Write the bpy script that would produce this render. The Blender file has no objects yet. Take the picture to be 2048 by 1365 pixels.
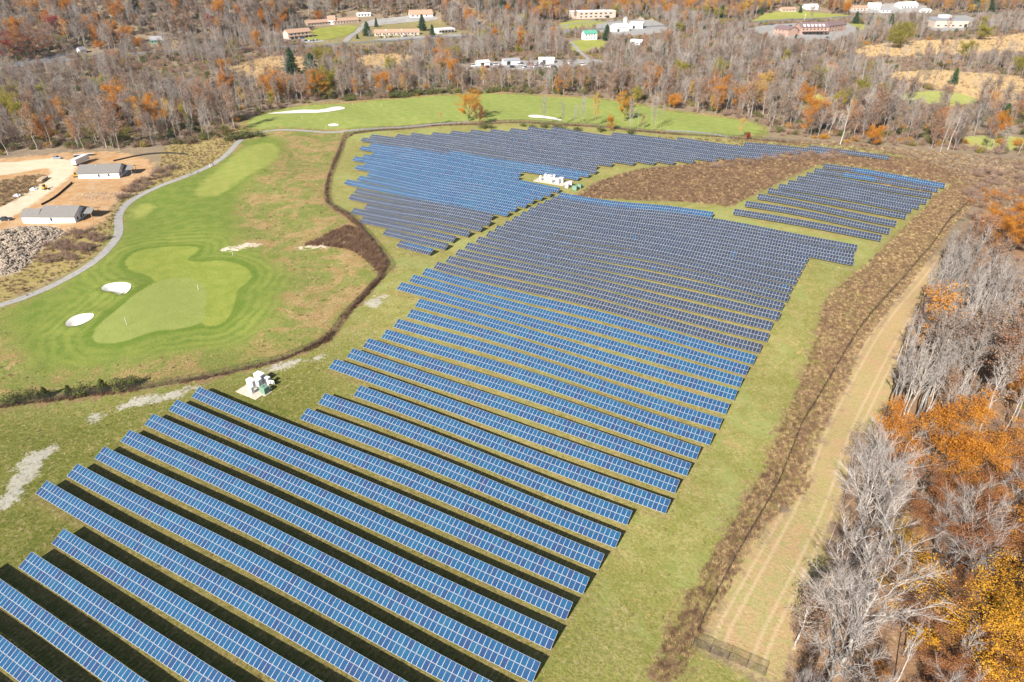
import bpy, math, random
import numpy as np
from mathutils import Vector, Matrix, Euler, geometry

# ------------------------------------------------------------------ camera, sky, sun, exposure
scene = bpy.context.scene
C = scene.collection
cam_d = bpy.data.cameras.new('camera'); cam = bpy.data.objects.new('camera', cam_d); C.objects.link(cam)
cam.location = (0, 0, 102.2); cam.rotation_euler = (math.radians(59), 0, 0)
cam_d.sensor_width = 36; cam_d.lens = 24; cam_d.clip_start = 1; cam_d.clip_end = 12000
scene.camera = cam
scene.render.resolution_x = 1024; scene.render.resolution_y = 682

NORTH = 61.0                       # bearing of north, degrees from +X (rows run at right angles to it)
SUN_AZ = math.radians(NORTH + 180 - 3); SUN_EL = math.radians(35)
sun_to = Vector((math.cos(SUN_AZ) * math.cos(SUN_EL), math.sin(SUN_AZ) * math.cos(SUN_EL), math.sin(SUN_EL)))
world = bpy.data.worlds.new('World'); scene.world = world; world.use_nodes = True
wn = world.node_tree.nodes; wl = world.node_tree.links; wn.clear()
sky = wn.new('ShaderNodeTexSky'); sky.sky_type = 'NISHITA'; sky.sun_disc = False
sky.sun_elevation = SUN_EL; sky.sun_rotation = math.atan2(sun_to.x, sun_to.y)
sky.air_density = 1.0; sky.dust_density = 1.2
bg = wn.new('ShaderNodeBackground'); bg.inputs[1].default_value = 0.05
wo = wn.new('ShaderNodeOutputWorld'); wl.new(sky.outputs[0], bg.inputs[0]); wl.new(bg.outputs[0], wo.inputs[0])
sun_d = bpy.data.lights.new('sun', 'SUN'); sun_d.energy = 5.0; sun_d.angle = math.radians(0.5); sun_d.color = (1.0, 0.945, 0.86)
sun = bpy.data.objects.new('sun', sun_d); C.objects.link(sun); sun.location = (0, 0, 300)
sun.rotation_euler = (-sun_to).to_track_quat('-Z', 'Y').to_euler()
vs = scene.view_settings; vs.view_transform = 'Standard'; vs.look = 'None'; vs.gamma = 1.0; vs.exposure = 1.08
vs.use_curve_mapping = False
rng = np.random.default_rng(7); random.seed(7)

# ------------------------------------------------------------------ survey (metres; camera above the origin, +Y ahead)
SPOTS = [(200.4, 308.1, -1.4), (184.9, 316.7, 0.3), (169.4, 325.3, 1.0), (153.9, 333.9, 0.9), (193.9, 300.9, -1.2), (178.2, 309.6, 0.6), (162.6, 318.3, 1.5), (146.9, 327.0, 1.5), (187.1, 293.4, -0.9), (171.5, 302.1, 0.7), (155.8, 310.8, 1.5), (140.2, 319.4, 1.3), (180.4, 286.4, -0.7), (164.7, 295.1, 0.9), (149.0, 303.8, 1.7), (133.3, 312.5, 1.5), (174.2, 279.6, -0.5), (158.3, 288.4, 1.1), (142.5, 297.1, 1.8), (126.6, 305.9, 1.7), (161.1, 266.2, -0.1), (145.1, 275.1, 1.6), (129.1, 283.9, 2.4), (113.2, 292.8, 2.3), (153.5, 257.1, 0.2), (137.6, 266.0, 1.8), (121.6, 274.8, 2.5), (105.7, 283.7, 2.4), (146.1, 248.7, 0.4), (130.1, 257.6, 2.0), (114.0, 266.5, 2.7), (98.0, 275.4, 2.5), (139.1, 240.9, 0.6), (123.1, 249.8, 2.2), (107.1, 258.7, 2.9), (91.0, 267.6, 2.7), (194.5, 349.6, 0.6), (185.8, 354.4, 0.8), (177.1, 359.2, 0.8), (159.8, 368.9, 0.4), (166.2, 357.5, 1.5), (147.1, 368.0, 0.9), (128.1, 378.6, -0.4), (151.2, 357.9, 0.2), (136.7, 366.0, 0.3), (107.8, 382.0, 0.1), (93.4, 390.0, -0.2), (140.2, 356.2, -0.5), (119.6, 367.6, -0.2), (99.1, 379.0, -0.1), (58.0, 401.7, -0.4), (130.5, 353.7, -0.3), (103.7, 368.5, -0.0), (77.0, 383.3, 0.1), (23.6, 413.0, -0.1), (116.5, 353.6, -0.9), (89.8, 368.4, -0.5), (63.1, 383.2, -0.2), (36.4, 398.0, -0.1), (9.7, 412.8, -0.1), (106.0, 351.6, -1.1), (79.2, 366.4, -0.7), (52.5, 381.3, -0.4), (25.7, 396.1, -0.3), (-1.1, 411.0, -0.3), (94.6, 350.1, -1.9), (67.7, 365.0, -1.3), (40.8, 379.9, -0.9), (13.9, 394.8, -0.6), (-13.0, 409.7, -0.5), (83.9, 348.2, -1.8), (56.8, 363.2, -1.3), (29.7, 378.2, -0.9), (2.6, 393.2, -0.6), (-24.5, 408.2, -0.5), (72.7, 346.5, -1.4), (45.5, 361.6, -1.0), (18.4, 376.6, -0.7), (-8.8, 391.7, -0.7), (-35.9, 406.7, -0.7), (62.5, 344.3, -0.7), (35.2, 359.4, -0.5), (7.9, 374.6, -0.4), (-19.4, 389.7, -0.4), (-46.7, 404.9, -0.6), (51.3, 342.6, -0.7), (23.8, 357.9, -0.5), (-3.8, 373.2, -0.5), (-31.4, 388.5, -0.6), (-58.9, 403.8, -0.9), (41.4, 332.5, -1.5), (10.5, 349.6, -1.2), (-24.3, 361.1, -1.1), (-55.3, 378.2, -1.3), (-86.3, 395.4, -1.7), (32.0, 322.0, -1.9), (4.1, 337.4, -1.7), (-51.5, 368.3, -1.8), (-18.0, 341.8, -2.0), (-39.9, 354.0, -2.3), (-61.8, 366.1, -2.4), (-83.7, 378.2, -2.2), (3.0, 322.4, -0.8), (-35.9, 343.9, -1.5), (-55.4, 354.7, -1.5), (-74.9, 365.5, -1.3), (21.3, 304.4, -0.6), (-7.6, 312.6, -1.0), (-32.6, 326.4, -1.2), (-57.6, 340.2, -1.1), (-82.5, 354.1, -0.8), (-12.0, 299.3, -0.3), (-33.8, 311.4, -0.3), (-55.7, 323.5, -0.0), (-77.6, 335.6, 0.5), (-31.5, 302.3, 0.1), (-50.4, 312.7, 0.3), (-69.2, 323.2, 0.7), (-16.6, 286.1, 0.4), (-39.6, 291.1, 0.2), (-58.8, 301.7, 0.2), (-77.9, 312.3, 0.4), (-7.9, 265.6, 1.7), (-23.7, 274.4, 0.7), (-40.6, 275.9, 0.0), (-56.3, 284.6, -0.5), (-72.1, 293.4, -0.8), (-24.8, 259.3, 1.5), (-50.1, 273.3, 0.5), (-42.1, 261.0, 0.6), (-67.4, 275.0, -0.5), (-31.6, 247.3, 0.6), (-51.4, 258.3, 0.2), (-61.3, 263.8, -0.2), (-49.6, 249.5, 0.4), (-32.9, 232.4, 0.6), (-42.5, 237.7, -0.1), (66.9, 272.9, 2.1), (36.3, 289.8, -1.4), (126.6, 232.3, 1.3), (99.4, 247.4, 1.0), (72.1, 262.5, 0.2), (44.8, 277.6, -1.0), (17.6, 292.7, -2.6), (120.1, 220.8, 0.6), (92.7, 236.0, 0.7), (65.3, 251.1, 0.5), (37.9, 266.3, -0.3), (10.6, 281.5, -1.4), (101.4, 216.1, 1.4), (77.0, 229.6, 1.5), (52.6, 243.1, 1.3), (28.2, 256.6, 0.6), (3.8, 270.2, -0.6), (94.6, 204.7, 1.4), (70.3, 218.2, 1.6), (45.9, 231.7, 1.4), (21.5, 245.3, 0.8), (87.9, 193.4, 0.6), (63.5, 206.9, 1.1), (39.2, 220.4, 1.2), (14.8, 233.9, 0.8), (-9.5, 247.4, 0.0), (81.0, 182.1, -0.3), (56.5, 195.7, 0.4), (32.0, 209.3, 0.7), (7.5, 222.8, 0.5), (-17.0, 236.4, -0.2), (74.2, 170.7, -0.7), (49.9, 184.2, 0.2), (25.6, 197.7, 0.7), (1.2, 211.2, 0.7), (-23.1, 224.7, 0.2), (67.5, 159.4, -0.9), (43.0, 172.9, -0.4), (18.6, 186.5, -0.2), (-5.8, 200.0, -0.0), (-30.3, 213.6, 0.0), (60.5, 148.1, -1.0), (36.1, 161.7, -0.6), (11.7, 175.2, -0.3), (-12.8, 188.8, -0.2), (-37.2, 202.3, -0.1), (-8.1, 178.7, 0.2), (-29.8, 190.7, 0.3), (53.3, 137.1, -1.2), (32.1, 148.8, -0.5), (7.6, 154.9, -0.2), (-13.6, 166.6, 0.2), (-34.8, 178.4, 0.4), (47.3, 125.3, -1.6), (26.1, 137.0, -0.9), (0.6, 143.7, -0.5), (-20.6, 155.4, -0.0), (-41.8, 167.2, 0.3), (39.5, 114.5, -2.0), (18.3, 126.3, -1.3), (-6.6, 132.5, -0.8), (-27.8, 144.3, -0.4), (-49.0, 156.0, -0.1), (32.2, 103.5, -1.9), (14.2, 113.5, -1.2), (-3.8, 123.4, -0.6), (-21.8, 133.4, -0.2), (-39.8, 143.4, 0.1), (3.1, 104.5, -0.9), (-15.0, 114.6, -0.5), (16.7, 89.4, -1.6), (-7.9, 103.1, -1.4), (-32.4, 116.7, -1.2), (-57.0, 130.3, -1.2), (-81.5, 143.9, -1.3), (10.1, 78.0, -1.7), (-14.5, 91.7, -1.5), (-39.2, 105.3, -1.3), (-63.8, 119.0, -1.4), (-88.4, 132.6, -1.5), (3.8, 66.4, -0.5), (-20.8, 80.0, -0.6), (-45.4, 93.7, -0.8), (-70.0, 107.3, -1.1), (-94.5, 120.9, -1.5)]
ROWS = [('front', -5, 61.42, -141.3, -28.89), ('front', -4, 68.02, -141.36, -28.95), ('front', -3, 74.62, -141.62, -28.98), ('front', -2, 81.22, -141.29, -28.83), ('front', -1, 87.82, -141.07, -28.76), ('front', 1, 94.42, -110.09, -27.27), ('front', 2, 101.02, -110.2, -27.29), ('front', 3, 107.62, -104.29, -21.99), ('front', 4, 114.22, -118.47, -21.58), ('front', 5, 120.82, -117.87, -20.99), ('front', 6, 127.42, -117.62, -20.66), ('front', 7, 134.02, -116.28, -19.34), ('front', 8, 140.62, -116.95, -19.92), ('front', 9, 147.22, -116.9, -19.83), ('front', 10, 153.82, -118.54, -19.22), ('front', 11, 160.42, -130.63, -18.88), ('front', 12, 167.02, -130.51, -18.59), ('front', 13, 173.62, -130.04, -18.24), ('front', 14, 180.22, -129.78, -18.27), ('front', 15, 186.82, -129.14, -17.84), ('front', 16, 193.42, -129.44, -17.64), ('front', 17, 200.02, -129.53, -17.45), ('front', 18, 206.62, -128.75, -17.22), ('front', 19, 213.22, -128.28, -16.88), ('front', 20, 219.82, -128.4, -16.81), ('front', 21, 226.42, -128.04, -16.46), ('front', 22, 233.02, -127.88, -16.26), ('front', 23, 239.62, -127.7, -16.11), ('front', 24, 246.22, -127.51, -16.13), ('front', 25, 252.82, -127.23, -2.03), ('front', 26, 259.42, -126.8, -1.85), ('front', 27, 266.02, -126.52, -1.86), ('front', 28, 272.62, -126.19, -56.35), ('front', -6, 54.82, -141.07, -29.24), ('front', -7, 48.22, -141.45, -29.59), ('front', -8, 41.62, -124.61, -29.94), ('front', -9, 35.02, -123.9, -30.29), ('front', -10, 28.42, -127.9, -30.64), ('front', -11, 21.82, -131.4, -30.99), ('front', -12, 15.22, -134.9, -31.34), ('front', -13, 8.62, -138.4, -31.69), ('far', 1, 188.8, -152.42, -137.79), ('far', 2, 195.66, -164.35, -134.83), ('far', 3, 202.53, -181.55, -136.19), ('far', 4, 209.39, -192.28, -134.47), ('far', 5, 216.26, -190.81, -132.96), ('far', 6, 223.12, -205.29, -133.15), ('far', 7, 229.98, -207.95, -135.67), ('far', 8, 236.85, -219.5, -132.05), ('far', 9, 243.71, -217.55, -131.8), ('far', 10, 250.58, -217.22, -131.03), ('far', 11, 257.44, -230.55, -130.56), ('far', 12, 264.3, -230.65, -130.21), ('far', 13, 271.17, -243.85, -129.66), ('far', 14, 278.03, -243.07, -128.93), ('far', 15, 284.9, -242.67, -153.67), ('far', 16, 291.76, -256.55, -156.38), ('far', 17, 298.62, -255.46, -128.12), ('far', 18, 305.49, -267.15, -125.5), ('far', 19, 312.35, -266.24, -125.01), ('far', 20, 319.22, -252.7, -126.85), ('far', 21, 326.08, -247.29, -121.22), ('far', 22, 332.94, -237.16, -112.24), ('far', 23, 339.81, -228.59, -104.43), ('far', 24, 346.67, -219.32, -95.45), ('far', 25, 353.54, -209.98, -86.96), ('far', 26, 360.4, -200.21, -77.71), ('far', 27, 367.26, -191.66, -69.6), ('far', 28, 374.13, -179.55, -57.39), ('far', 29, 380.99, -143.99, -50.08), ('far', 30, 387.86, -107.37, -41.32), ('far', 31, 394.72, -71.51, -27.95), ('far', 32, 401.58, -39.05, 0.6), ('mound', 1, 279.63, -50.12, 4.93), ('mound', 2, 289.89, -47.82, 7.18), ('mound', 3, 300.84, -45.08, 9.63), ('mound', 4, 312.43, -42.98, 11.85), ('mound', 5, 322.45, -40.24, 14.44), ('mound', 6, 330.47, -37.55, 16.77), ('mound', 7, 339.44, -34.97, 18.95), ('mound', 8, 348.84, -32.27, 21.38), ('mound', 9, 358.72, -30.05, 23.7), ('mound', 10, 368.15, -27.26, 25.93)]
AREA = {
    'compound': [(-146.7, 129.3), (-128.8, 138.6), (-115.5, 143.5), (-95.2, 147.4), (-83.7, 151.5), (-72.2, 157.3), (-64.6, 159.8), (-55.2, 167.4), (-53.1, 173.6), (-51.6, 186.0), (-42.4, 219.4), (-54.1, 244.5), (-67.2, 270.6), (-80.0, 285.7), (-84.0, 298.3), (-87.8, 319.5), (-92.8, 357.5), (-99.5, 412.2), (-79.4, 417.2), (-38.4, 431.4), (8.1, 432.2), (53.8, 425.0), (81.7, 410.0), (130.7, 395.1), (160.9, 383.8), (199.4, 370.3), (210.1, 353.9), (218.4, 322.0), (208.9, 293.6), (181.6, 268.4), (155.1, 234.4), (122.6, 197.5), (103.8, 176.2), (85.1, 151.3), (70.8, 132.1), (57.8, 111.0), (42.8, 90.7), (30.6, 72.7), (33.1, 70.8), (40.7, 65.8), (32.8, 48.1), (-97.7, 47.9)],
    'golf': [(-146.7, 129.3), (-187.9, 183.0), (-164.1, 193.9), (-159.0, 201.3), (-154.4, 213.6), (-151.6, 228.4), (-155.5, 245.0), (-165.5, 267.1), (-174.1, 292.1), (-170.9, 314.4), (-164.0, 344.2), (-158.6, 371.3), (-164.9, 404.2), (-170.0, 436.1), (-166.2, 448.6), (-156.7, 476.4), (-117.3, 497.6), (-93.8, 504.6), (-45.4, 521.4), (-8.9, 528.0), (45.4, 512.6), (82.8, 497.0), (108.3, 467.5), (137.2, 451.4), (157.5, 429.3), (150.3, 402.5), (131.6, 388.3), (87.9, 411.2), (54.1, 427.4), (8.1, 435.0), (-38.6, 434.0), (-99.5, 412.2), (-92.8, 357.5), (-84.0, 298.3), (-80.0, 285.7), (-67.2, 270.6), (-54.1, 244.5), (-42.4, 219.4), (-51.6, 186.0), (-55.2, 167.4), (-72.2, 157.3), (-95.2, 147.4), (-128.8, 138.6)],
    'fargolf': [(-164.1, 427.7), (-165.9, 442.5), (-155.8, 473.3), (-115.6, 489.4), (-93.0, 499.7), (-44.9, 515.0), (-8.8, 522.5), (44.8, 505.5), (82.1, 492.2), (107.1, 461.7), (135.7, 445.9), (154.8, 427.7), (144.8, 407.9), (129.5, 400.9), (109.4, 401.8), (88.9, 416.9), (54.3, 429.9), (23.9, 438.3), (-7.6, 440.9), (-29.7, 440.7), (-54.3, 435.3), (-98.6, 422.8), (-116.0, 419.5), (-141.4, 423.9), (-154.9, 418.2)],
    'green': [(-120.7, 169.4), (-123.7, 173.2), (-125.3, 179.2), (-124.2, 188.5), (-123.2, 200.3), (-121.1, 209.7), (-116.4, 212.9), (-110.0, 213.2), (-104.4, 207.8), (-100.2, 201.3), (-98.5, 192.8), (-94.8, 186.0), (-95.0, 180.8), (-99.3, 177.5), (-105.4, 176.5), (-109.1, 173.4), (-112.9, 169.7), (-116.5, 168.9)],
    'approach': [(-138.6, 223.3), (-140.3, 231.4), (-136.7, 237.1), (-129.1, 240.1), (-119.4, 240.1), (-116.9, 236.2), (-119.0, 227.9), (-114.4, 225.8), (-105.2, 227.7), (-96.2, 223.1), (-89.9, 215.1), (-89.7, 209.0), (-91.7, 204.1), (-88.6, 192.6), (-87.4, 183.0), (-90.2, 179.0), (-95.1, 181.3), (-95.4, 186.0), (-99.1, 192.7), (-100.7, 201.4), (-104.5, 206.5), (-110.1, 211.8), (-115.8, 211.6), (-120.5, 208.4), (-125.1, 214.2), (-132.6, 216.4)],
    'mown': [(-160.7, 188.6), (-158.0, 192.8), (-152.8, 202.6), (-149.9, 213.2), (-149.9, 230.6), (-153.4, 250.1), (-167.9, 282.3), (-170.4, 293.5), (-166.3, 308.4), (-156.8, 324.3), (-148.3, 344.0), (-147.9, 371.1), (-150.7, 390.3), (-143.2, 403.4), (-128.1, 392.4), (-123.5, 369.3), (-123.0, 338.1), (-124.6, 314.4), (-119.8, 288.4), (-111.2, 261.6), (-104.6, 242.3), (-96.8, 236.1), (-87.0, 229.2), (-77.0, 213.6), (-72.6, 188.4), (-75.5, 173.8), (-83.4, 167.4), (-95.9, 162.3), (-109.1, 159.7), (-117.6, 155.9), (-123.9, 154.7), (-131.0, 156.7), (-139.9, 162.7), (-151.0, 175.7)],
    'fairway': [(-144.9, 303.5), (-147.3, 314.6), (-146.5, 331.9), (-146.5, 353.8), (-146.1, 376.8), (-141.1, 387.5), (-134.1, 386.4), (-126.6, 373.7), (-122.3, 349.9), (-127.5, 331.0), (-131.7, 313.9), (-131.3, 301.5), (-135.9, 295.3), (-140.9, 296.4)],
    'tee': [(-162.6, 277.4), (-163.6, 283.9), (-161.2, 288.5), (-157.0, 287.3), (-154.2, 282.0), (-153.4, 274.6), (-155.7, 270.4), (-159.4, 272.2)],
    'bunkA': [(-136.5, 203.0), (-136.6, 206.1), (-132.6, 207.9), (-128.5, 207.1), (-126.7, 204.2), (-126.1, 199.8), (-127.7, 198.0), (-130.6, 200.5), (-134.3, 201.2)],
    'bunkB': [(-135.5, 179.7), (-136.4, 183.3), (-134.8, 186.1), (-131.4, 186.8), (-129.2, 185.6), (-129.0, 182.3), (-130.6, 179.3), (-133.2, 178.4)],
    'bunkC': [(-161.3, 455.4), (-151.1, 462.2), (-140.7, 469.8), (-126.2, 466.4), (-119.8, 478.4), (-112.6, 477.0), (-111.6, 469.5), (-122.4, 459.7), (-136.0, 460.4), (-146.5, 457.8)],
    'bunkD': [(-113.4, 427.8), (-112.4, 430.7), (-108.8, 431.0), (-106.2, 428.6), (-107.2, 426.0), (-111.3, 425.5)],
    'bunkE': [(9.9, 452.1), (13.8, 455.1), (21.4, 451.8), (31.8, 441.7), (30.5, 438.1), (21.2, 446.0), (11.4, 446.6)],
    'bareA': [(-110.7, 235.2), (-105.7, 239.7), (-99.9, 242.0), (-94.6, 243.3), (-98.9, 239.1), (-105.2, 235.6)],
    'bareB': [(-81.8, 238.5), (-76.9, 241.5), (-72.3, 246.7), (-63.5, 251.0), (-58.5, 245.6), (-65.3, 241.1), (-72.1, 237.7)],
    'brushR': [(202.7, 308.8), (218.4, 322.0), (214.8, 297.7), (194.5, 280.2), (169.2, 249.9), (143.9, 218.4), (120.1, 190.5), (100.4, 167.8), (92.2, 154.1), (75.0, 130.2), (67.4, 118.6), (65.0, 110.8), (60.0, 106.4), (53.0, 101.3), (46.4, 93.1), (38.8, 82.8), (32.1, 73.7), (27.0, 65.7), (21.3, 65.6), (27.0, 75.6), (38.8, 92.0), (51.1, 108.7), (62.4, 126.6), (78.0, 151.7), (93.0, 179.2), (98.1, 191.6), (112.3, 207.8), (134.9, 231.3), (152.7, 252.2), (184.3, 289.5)],
    'island': [(27.2, 296.1), (32.6, 305.8), (42.7, 324.5), (70.2, 343.0), (103.7, 354.9), (141.5, 359.4), (177.9, 358.1), (210.1, 353.9), (222.2, 328.9), (206.6, 313.7), (197.4, 328.5), (183.4, 335.8), (161.8, 344.5), (155.9, 342.3), (140.8, 328.6), (124.9, 310.7), (110.8, 295.8), (100.4, 283.5), (91.8, 275.4), (86.6, 279.6), (67.2, 288.5), (39.8, 298.2)],
    'mound': [(-80.5, 240.8), (-74.4, 246.9), (-67.4, 260.1), (-61.7, 256.7), (-52.6, 239.4), (-43.6, 221.4), (-45.2, 211.7), (-52.0, 225.7), (-60.4, 235.9), (-70.7, 239.8)],
    'tan': [(161.4, 235.0), (148.8, 216.2), (131.0, 194.6), (111.6, 167.8), (101.4, 150.1), (92.8, 135.8), (84.8, 124.5), (76.2, 117.5), (68.8, 106.8), (61.6, 93.2), (51.5, 78.1), (44.5, 68.7), (41.4, 65.7), (40.7, 65.8), (36.8, 68.9), (32.0, 73.2), (38.8, 82.8), (46.4, 93.1), (53.0, 101.3), (60.0, 106.4), (65.0, 110.8), (67.4, 118.6), (75.0, 130.2), (92.2, 154.1), (100.4, 167.8), (120.1, 190.5), (143.9, 218.4)],
    'litter': [(190.3, 269.0), (161.4, 235.0), (148.8, 216.2), (131.0, 194.6), (111.6, 167.8), (101.4, 150.1), (92.8, 135.8), (84.8, 124.5), (76.2, 117.5), (68.8, 106.8), (61.6, 93.2), (51.5, 78.1), (44.5, 68.7), (39.2, 61.2), (30.9, 42.0), (141.4, 42.0), (482.7, 291.8), (316.4, 304.9), (239.1, 292.4)],
    'dirt': [(-312.7, 345.3), (-267.5, 354.7), (-243.4, 362.9), (-226.0, 370.1), (-212.0, 368.9), (-193.2, 357.6), (-181.3, 344.2), (-175.7, 326.2), (-175.8, 302.5), (-175.0, 288.6), (-166.8, 267.0), (-169.8, 251.7), (-179.9, 255.5), (-186.6, 246.7), (-182.9, 223.0), (-210.1, 211.7)],
    'dimLawnL': [(-156.9, 127.2), (-129.2, 139.2), (-95.5, 148.1), (-55.3, 168.0), (-43.8, 154.0), (-32.6, 135.2), (-2.5, 106.8), (8.7, 81.7), (4.5, 65.6), (-1.7, 48.2), (-104.4, 47.8)],
    'bushA': [(-175.4, 231.3), (-178.8, 246.5), (-174.6, 253.0), (-168.3, 260.0), (-158.6, 251.3), (-152.2, 235.1), (-157.1, 224.9), (-166.3, 222.2)],
    'bushB': [(-177.8, 339.7), (-172.0, 342.0), (-165.6, 331.1), (-168.4, 314.2), (-172.0, 297.9), (-174.5, 290.7), (-179.1, 301.4), (-177.7, 319.0)],
    'bushD': [(212.9, 318.7), (231.9, 332.9), (263.0, 343.1), (231.3, 293.7), (203.6, 274.0), (181.4, 250.6), (187.1, 268.9), (206.4, 293.3)],
    'bushC': [(96.8, 347.7), (142.6, 362.7), (179.4, 361.8), (171.0, 348.0), (138.9, 351.3), (101.7, 336.6)],
    'bank': [(-177.3, 199.1), (-176.6, 213.3), (-171.6, 216.3), (-176.7, 234.1), (-178.1, 252.3), (-170.1, 252.2), (-166.8, 265.8), (-175.6, 288.5), (-174.4, 327.6), (-180.7, 348.5), (-193.7, 382.9), (-182.3, 404.0), (-168.8, 432.4), (-157.2, 398.8), (-151.8, 352.7), (-159.6, 327.4), (-168.7, 309.5), (-172.4, 291.0), (-164.3, 267.2), (-151.6, 240.0), (-154.4, 213.6), (-164.1, 193.9), (-168.1, 185.6)],
    'track': [(-263.3, 311.6), (-249.4, 326.4), (-235.4, 339.9), (-227.4, 334.1), (-225.5, 318.9), (-221.3, 293.1), (-220.6, 281.7), (-219.4, 261.1), (-209.2, 245.9), (-208.6, 263.0), (-208.4, 275.9), (-210.3, 301.2), (-213.4, 323.2), (-219.0, 340.0), (-226.3, 351.1), (-239.3, 355.7), (-249.7, 351.1), (-263.4, 348.3), (-283.7, 340.5)],
    'rubble': [(-209.2, 245.9), (-203.6, 255.2), (-195.3, 261.0), (-184.1, 259.3), (-175.9, 253.7), (-176.7, 246.4), (-177.9, 236.9), (-171.9, 221.0), (-174.0, 214.5), (-185.1, 210.6)],
    'reeds': [(326.7, 719.8), (388.0, 778.1), (449.5, 805.0), (506.0, 809.0), (606.8, 871.2), (712.2, 902.7), (544.5, 675.9), (509.4, 721.6), (441.4, 697.9), (400.1, 710.0), (344.0, 682.7)],
    'reedsB': [(-250.5, 621.6), (-235.7, 683.0), (-202.2, 698.1), (-163.3, 653.0), (-175.9, 599.1), (-209.7, 575.8)],
    'reedsC': [(-150.5, 678.0), (-128.3, 712.3), (-92.3, 696.3), (-99.8, 647.8), (-125.9, 620.9)],
    'reedsD': [(301.7, 600.2), (353.1, 619.6), (405.0, 599.3), (414.7, 576.1), (349.5, 476.0), (327.7, 478.6), (328.3, 535.5), (299.6, 553.6)],
    'golfB': [(278.0, 516.7), (304.4, 532.6), (327.8, 527.8), (335.0, 508.6), (318.8, 486.6), (271.7, 475.6), (269.6, 491.9)],
    'golfC': [(212.0, 519.6), (229.3, 517.4), (215.1, 477.1), (196.4, 463.2), (197.9, 485.5)],
    'golfD': [(250.7, 399.5), (302.4, 403.6), (281.4, 371.4), (254.6, 371.9)],
    'pond': [(355.6, 540.4), (374.9, 550.1), (389.7, 537.5), (359.1, 490.8), (345.4, 491.1), (343.7, 508.3)],
    'lotA': [(-173.4, 975.6), (-121.9, 997.6), (-94.9, 991.4), (-100.2, 975.7), (-143.6, 960.1), (-168.4, 943.0), (-186.6, 922.9), (-191.5, 949.3)],
    'lotA2': [(-154.0, 817.6), (-104.0, 838.9), (-68.8, 858.6), (-48.4, 856.0), (-50.5, 841.8), (-101.5, 817.6), (-148.8, 803.4)],
    'lotA3': [(-232.4, 791.5), (-236.1, 825.2), (-215.8, 815.7), (-202.3, 800.3), (-202.7, 790.4), (-225.3, 784.6)],
    'lawnJ': [(-220.2, 765.5), (-242.3, 918.4), (-192.2, 946.6), (-95.6, 1000.0), (-71.6, 897.5), (-46.7, 879.1), (-44.6, 837.3), (-137.7, 769.3)],
    'siteBank': [(-255.6, 307.2), (-244.6, 318.9), (-236.1, 328.5), (-223.6, 326.1), (-220.9, 309.2), (-220.2, 293.1), (-221.0, 282.3), (-223.6, 261.3)],
    'lotAgrass': [(-241.9, 869.2), (-236.7, 920.3), (-191.4, 941.6), (-185.5, 850.6), (-198.9, 808.7), (-217.5, 795.9), (-227.0, 811.6)],
    'lotB': [(284.1, 909.5), (344.9, 963.1), (436.3, 981.9), (421.8, 903.4), (365.0, 811.4), (310.3, 796.3), (293.5, 827.1), (280.7, 877.9)],
    'lotC': [(111.1, 973.1), (187.4, 1019.7), (195.2, 922.5), (177.4, 861.6), (116.9, 842.0), (99.6, 893.6)],
    'lotD': [(490.9, 1114.7), (554.4, 1143.1), (624.2, 1146.6), (612.6, 1105.9), (559.0, 1085.6), (487.8, 1087.5)],
    'lotE': [(512.1, 925.8), (583.4, 1036.9), (659.2, 1072.1), (553.4, 895.7), (502.2, 872.8)],
    'lawnF': [(54.9, 955.3), (81.1, 1006.0), (136.6, 994.4), (102.6, 923.0), (57.7, 895.8)],
    'lawnG': [(56.7, 791.0), (74.4, 810.3), (101.9, 810.7), (100.8, 757.6), (67.0, 722.9), (58.2, 737.8)],
    'lawnH': [(345.3, 1048.5), (383.7, 1081.0), (444.5, 1088.6), (480.1, 1069.7), (461.6, 1026.3), (359.6, 1007.0), (298.9, 959.9)],
    'lawnI': [(432.3, 972.2), (455.6, 951.7), (426.4, 893.3), (408.2, 900.0)],
    'yard': [(-38.7, 631.7), (-29.1, 662.5), (35.1, 675.0), (82.0, 680.7), (82.9, 648.0), (32.7, 622.8), (-27.2, 615.5)],
    'cliff': [(175.0, 1082.9), (190.8, 1083.9), (202.2, 1057.5), (199.2, 1010.3), (175.9, 991.5), (168.1, 1026.8)],
    'cliffB': [(7.3, 993.4), (20.9, 1017.7), (21.7, 957.5), (6.8, 928.3)],
    'lot0': [(-447.5, 634.6), (-450.5, 682.6), (-434.9, 705.2), (-422.2, 708.1), (-410.3, 661.4), (-421.7, 635.2)],
    'graA': [(-106.7, 103.7), (-108.6, 109.1), (-110.3, 117.1), (-111.1, 122.3), (-109.1, 124.7), (-107.1, 124.3), (-106.5, 117.3), (-105.3, 110.8), (-105.4, 105.8)],
    'graB': [(-105.9, 134.7), (-105.0, 137.1), (-101.2, 137.0), (-101.1, 134.3), (-103.6, 133.2)],
    'graC': [(-100.0, 139.6), (-96.9, 142.6), (-90.0, 144.5), (-83.8, 148.5), (-82.2, 147.8), (-85.9, 144.1), (-92.4, 141.2), (-97.7, 138.9)],
    'graD': [(-70.1, 156.0), (-64.3, 158.9), (-57.9, 161.3), (-52.6, 162.4), (-51.7, 161.7), (-57.4, 159.4), (-63.7, 157.0), (-68.8, 155.4)],
    'graE': [(-46.1, 192.6), (-45.4, 197.6), (-42.5, 200.2), (-40.3, 199.8), (-41.6, 194.1), (-43.3, 190.0)],
}
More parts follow.
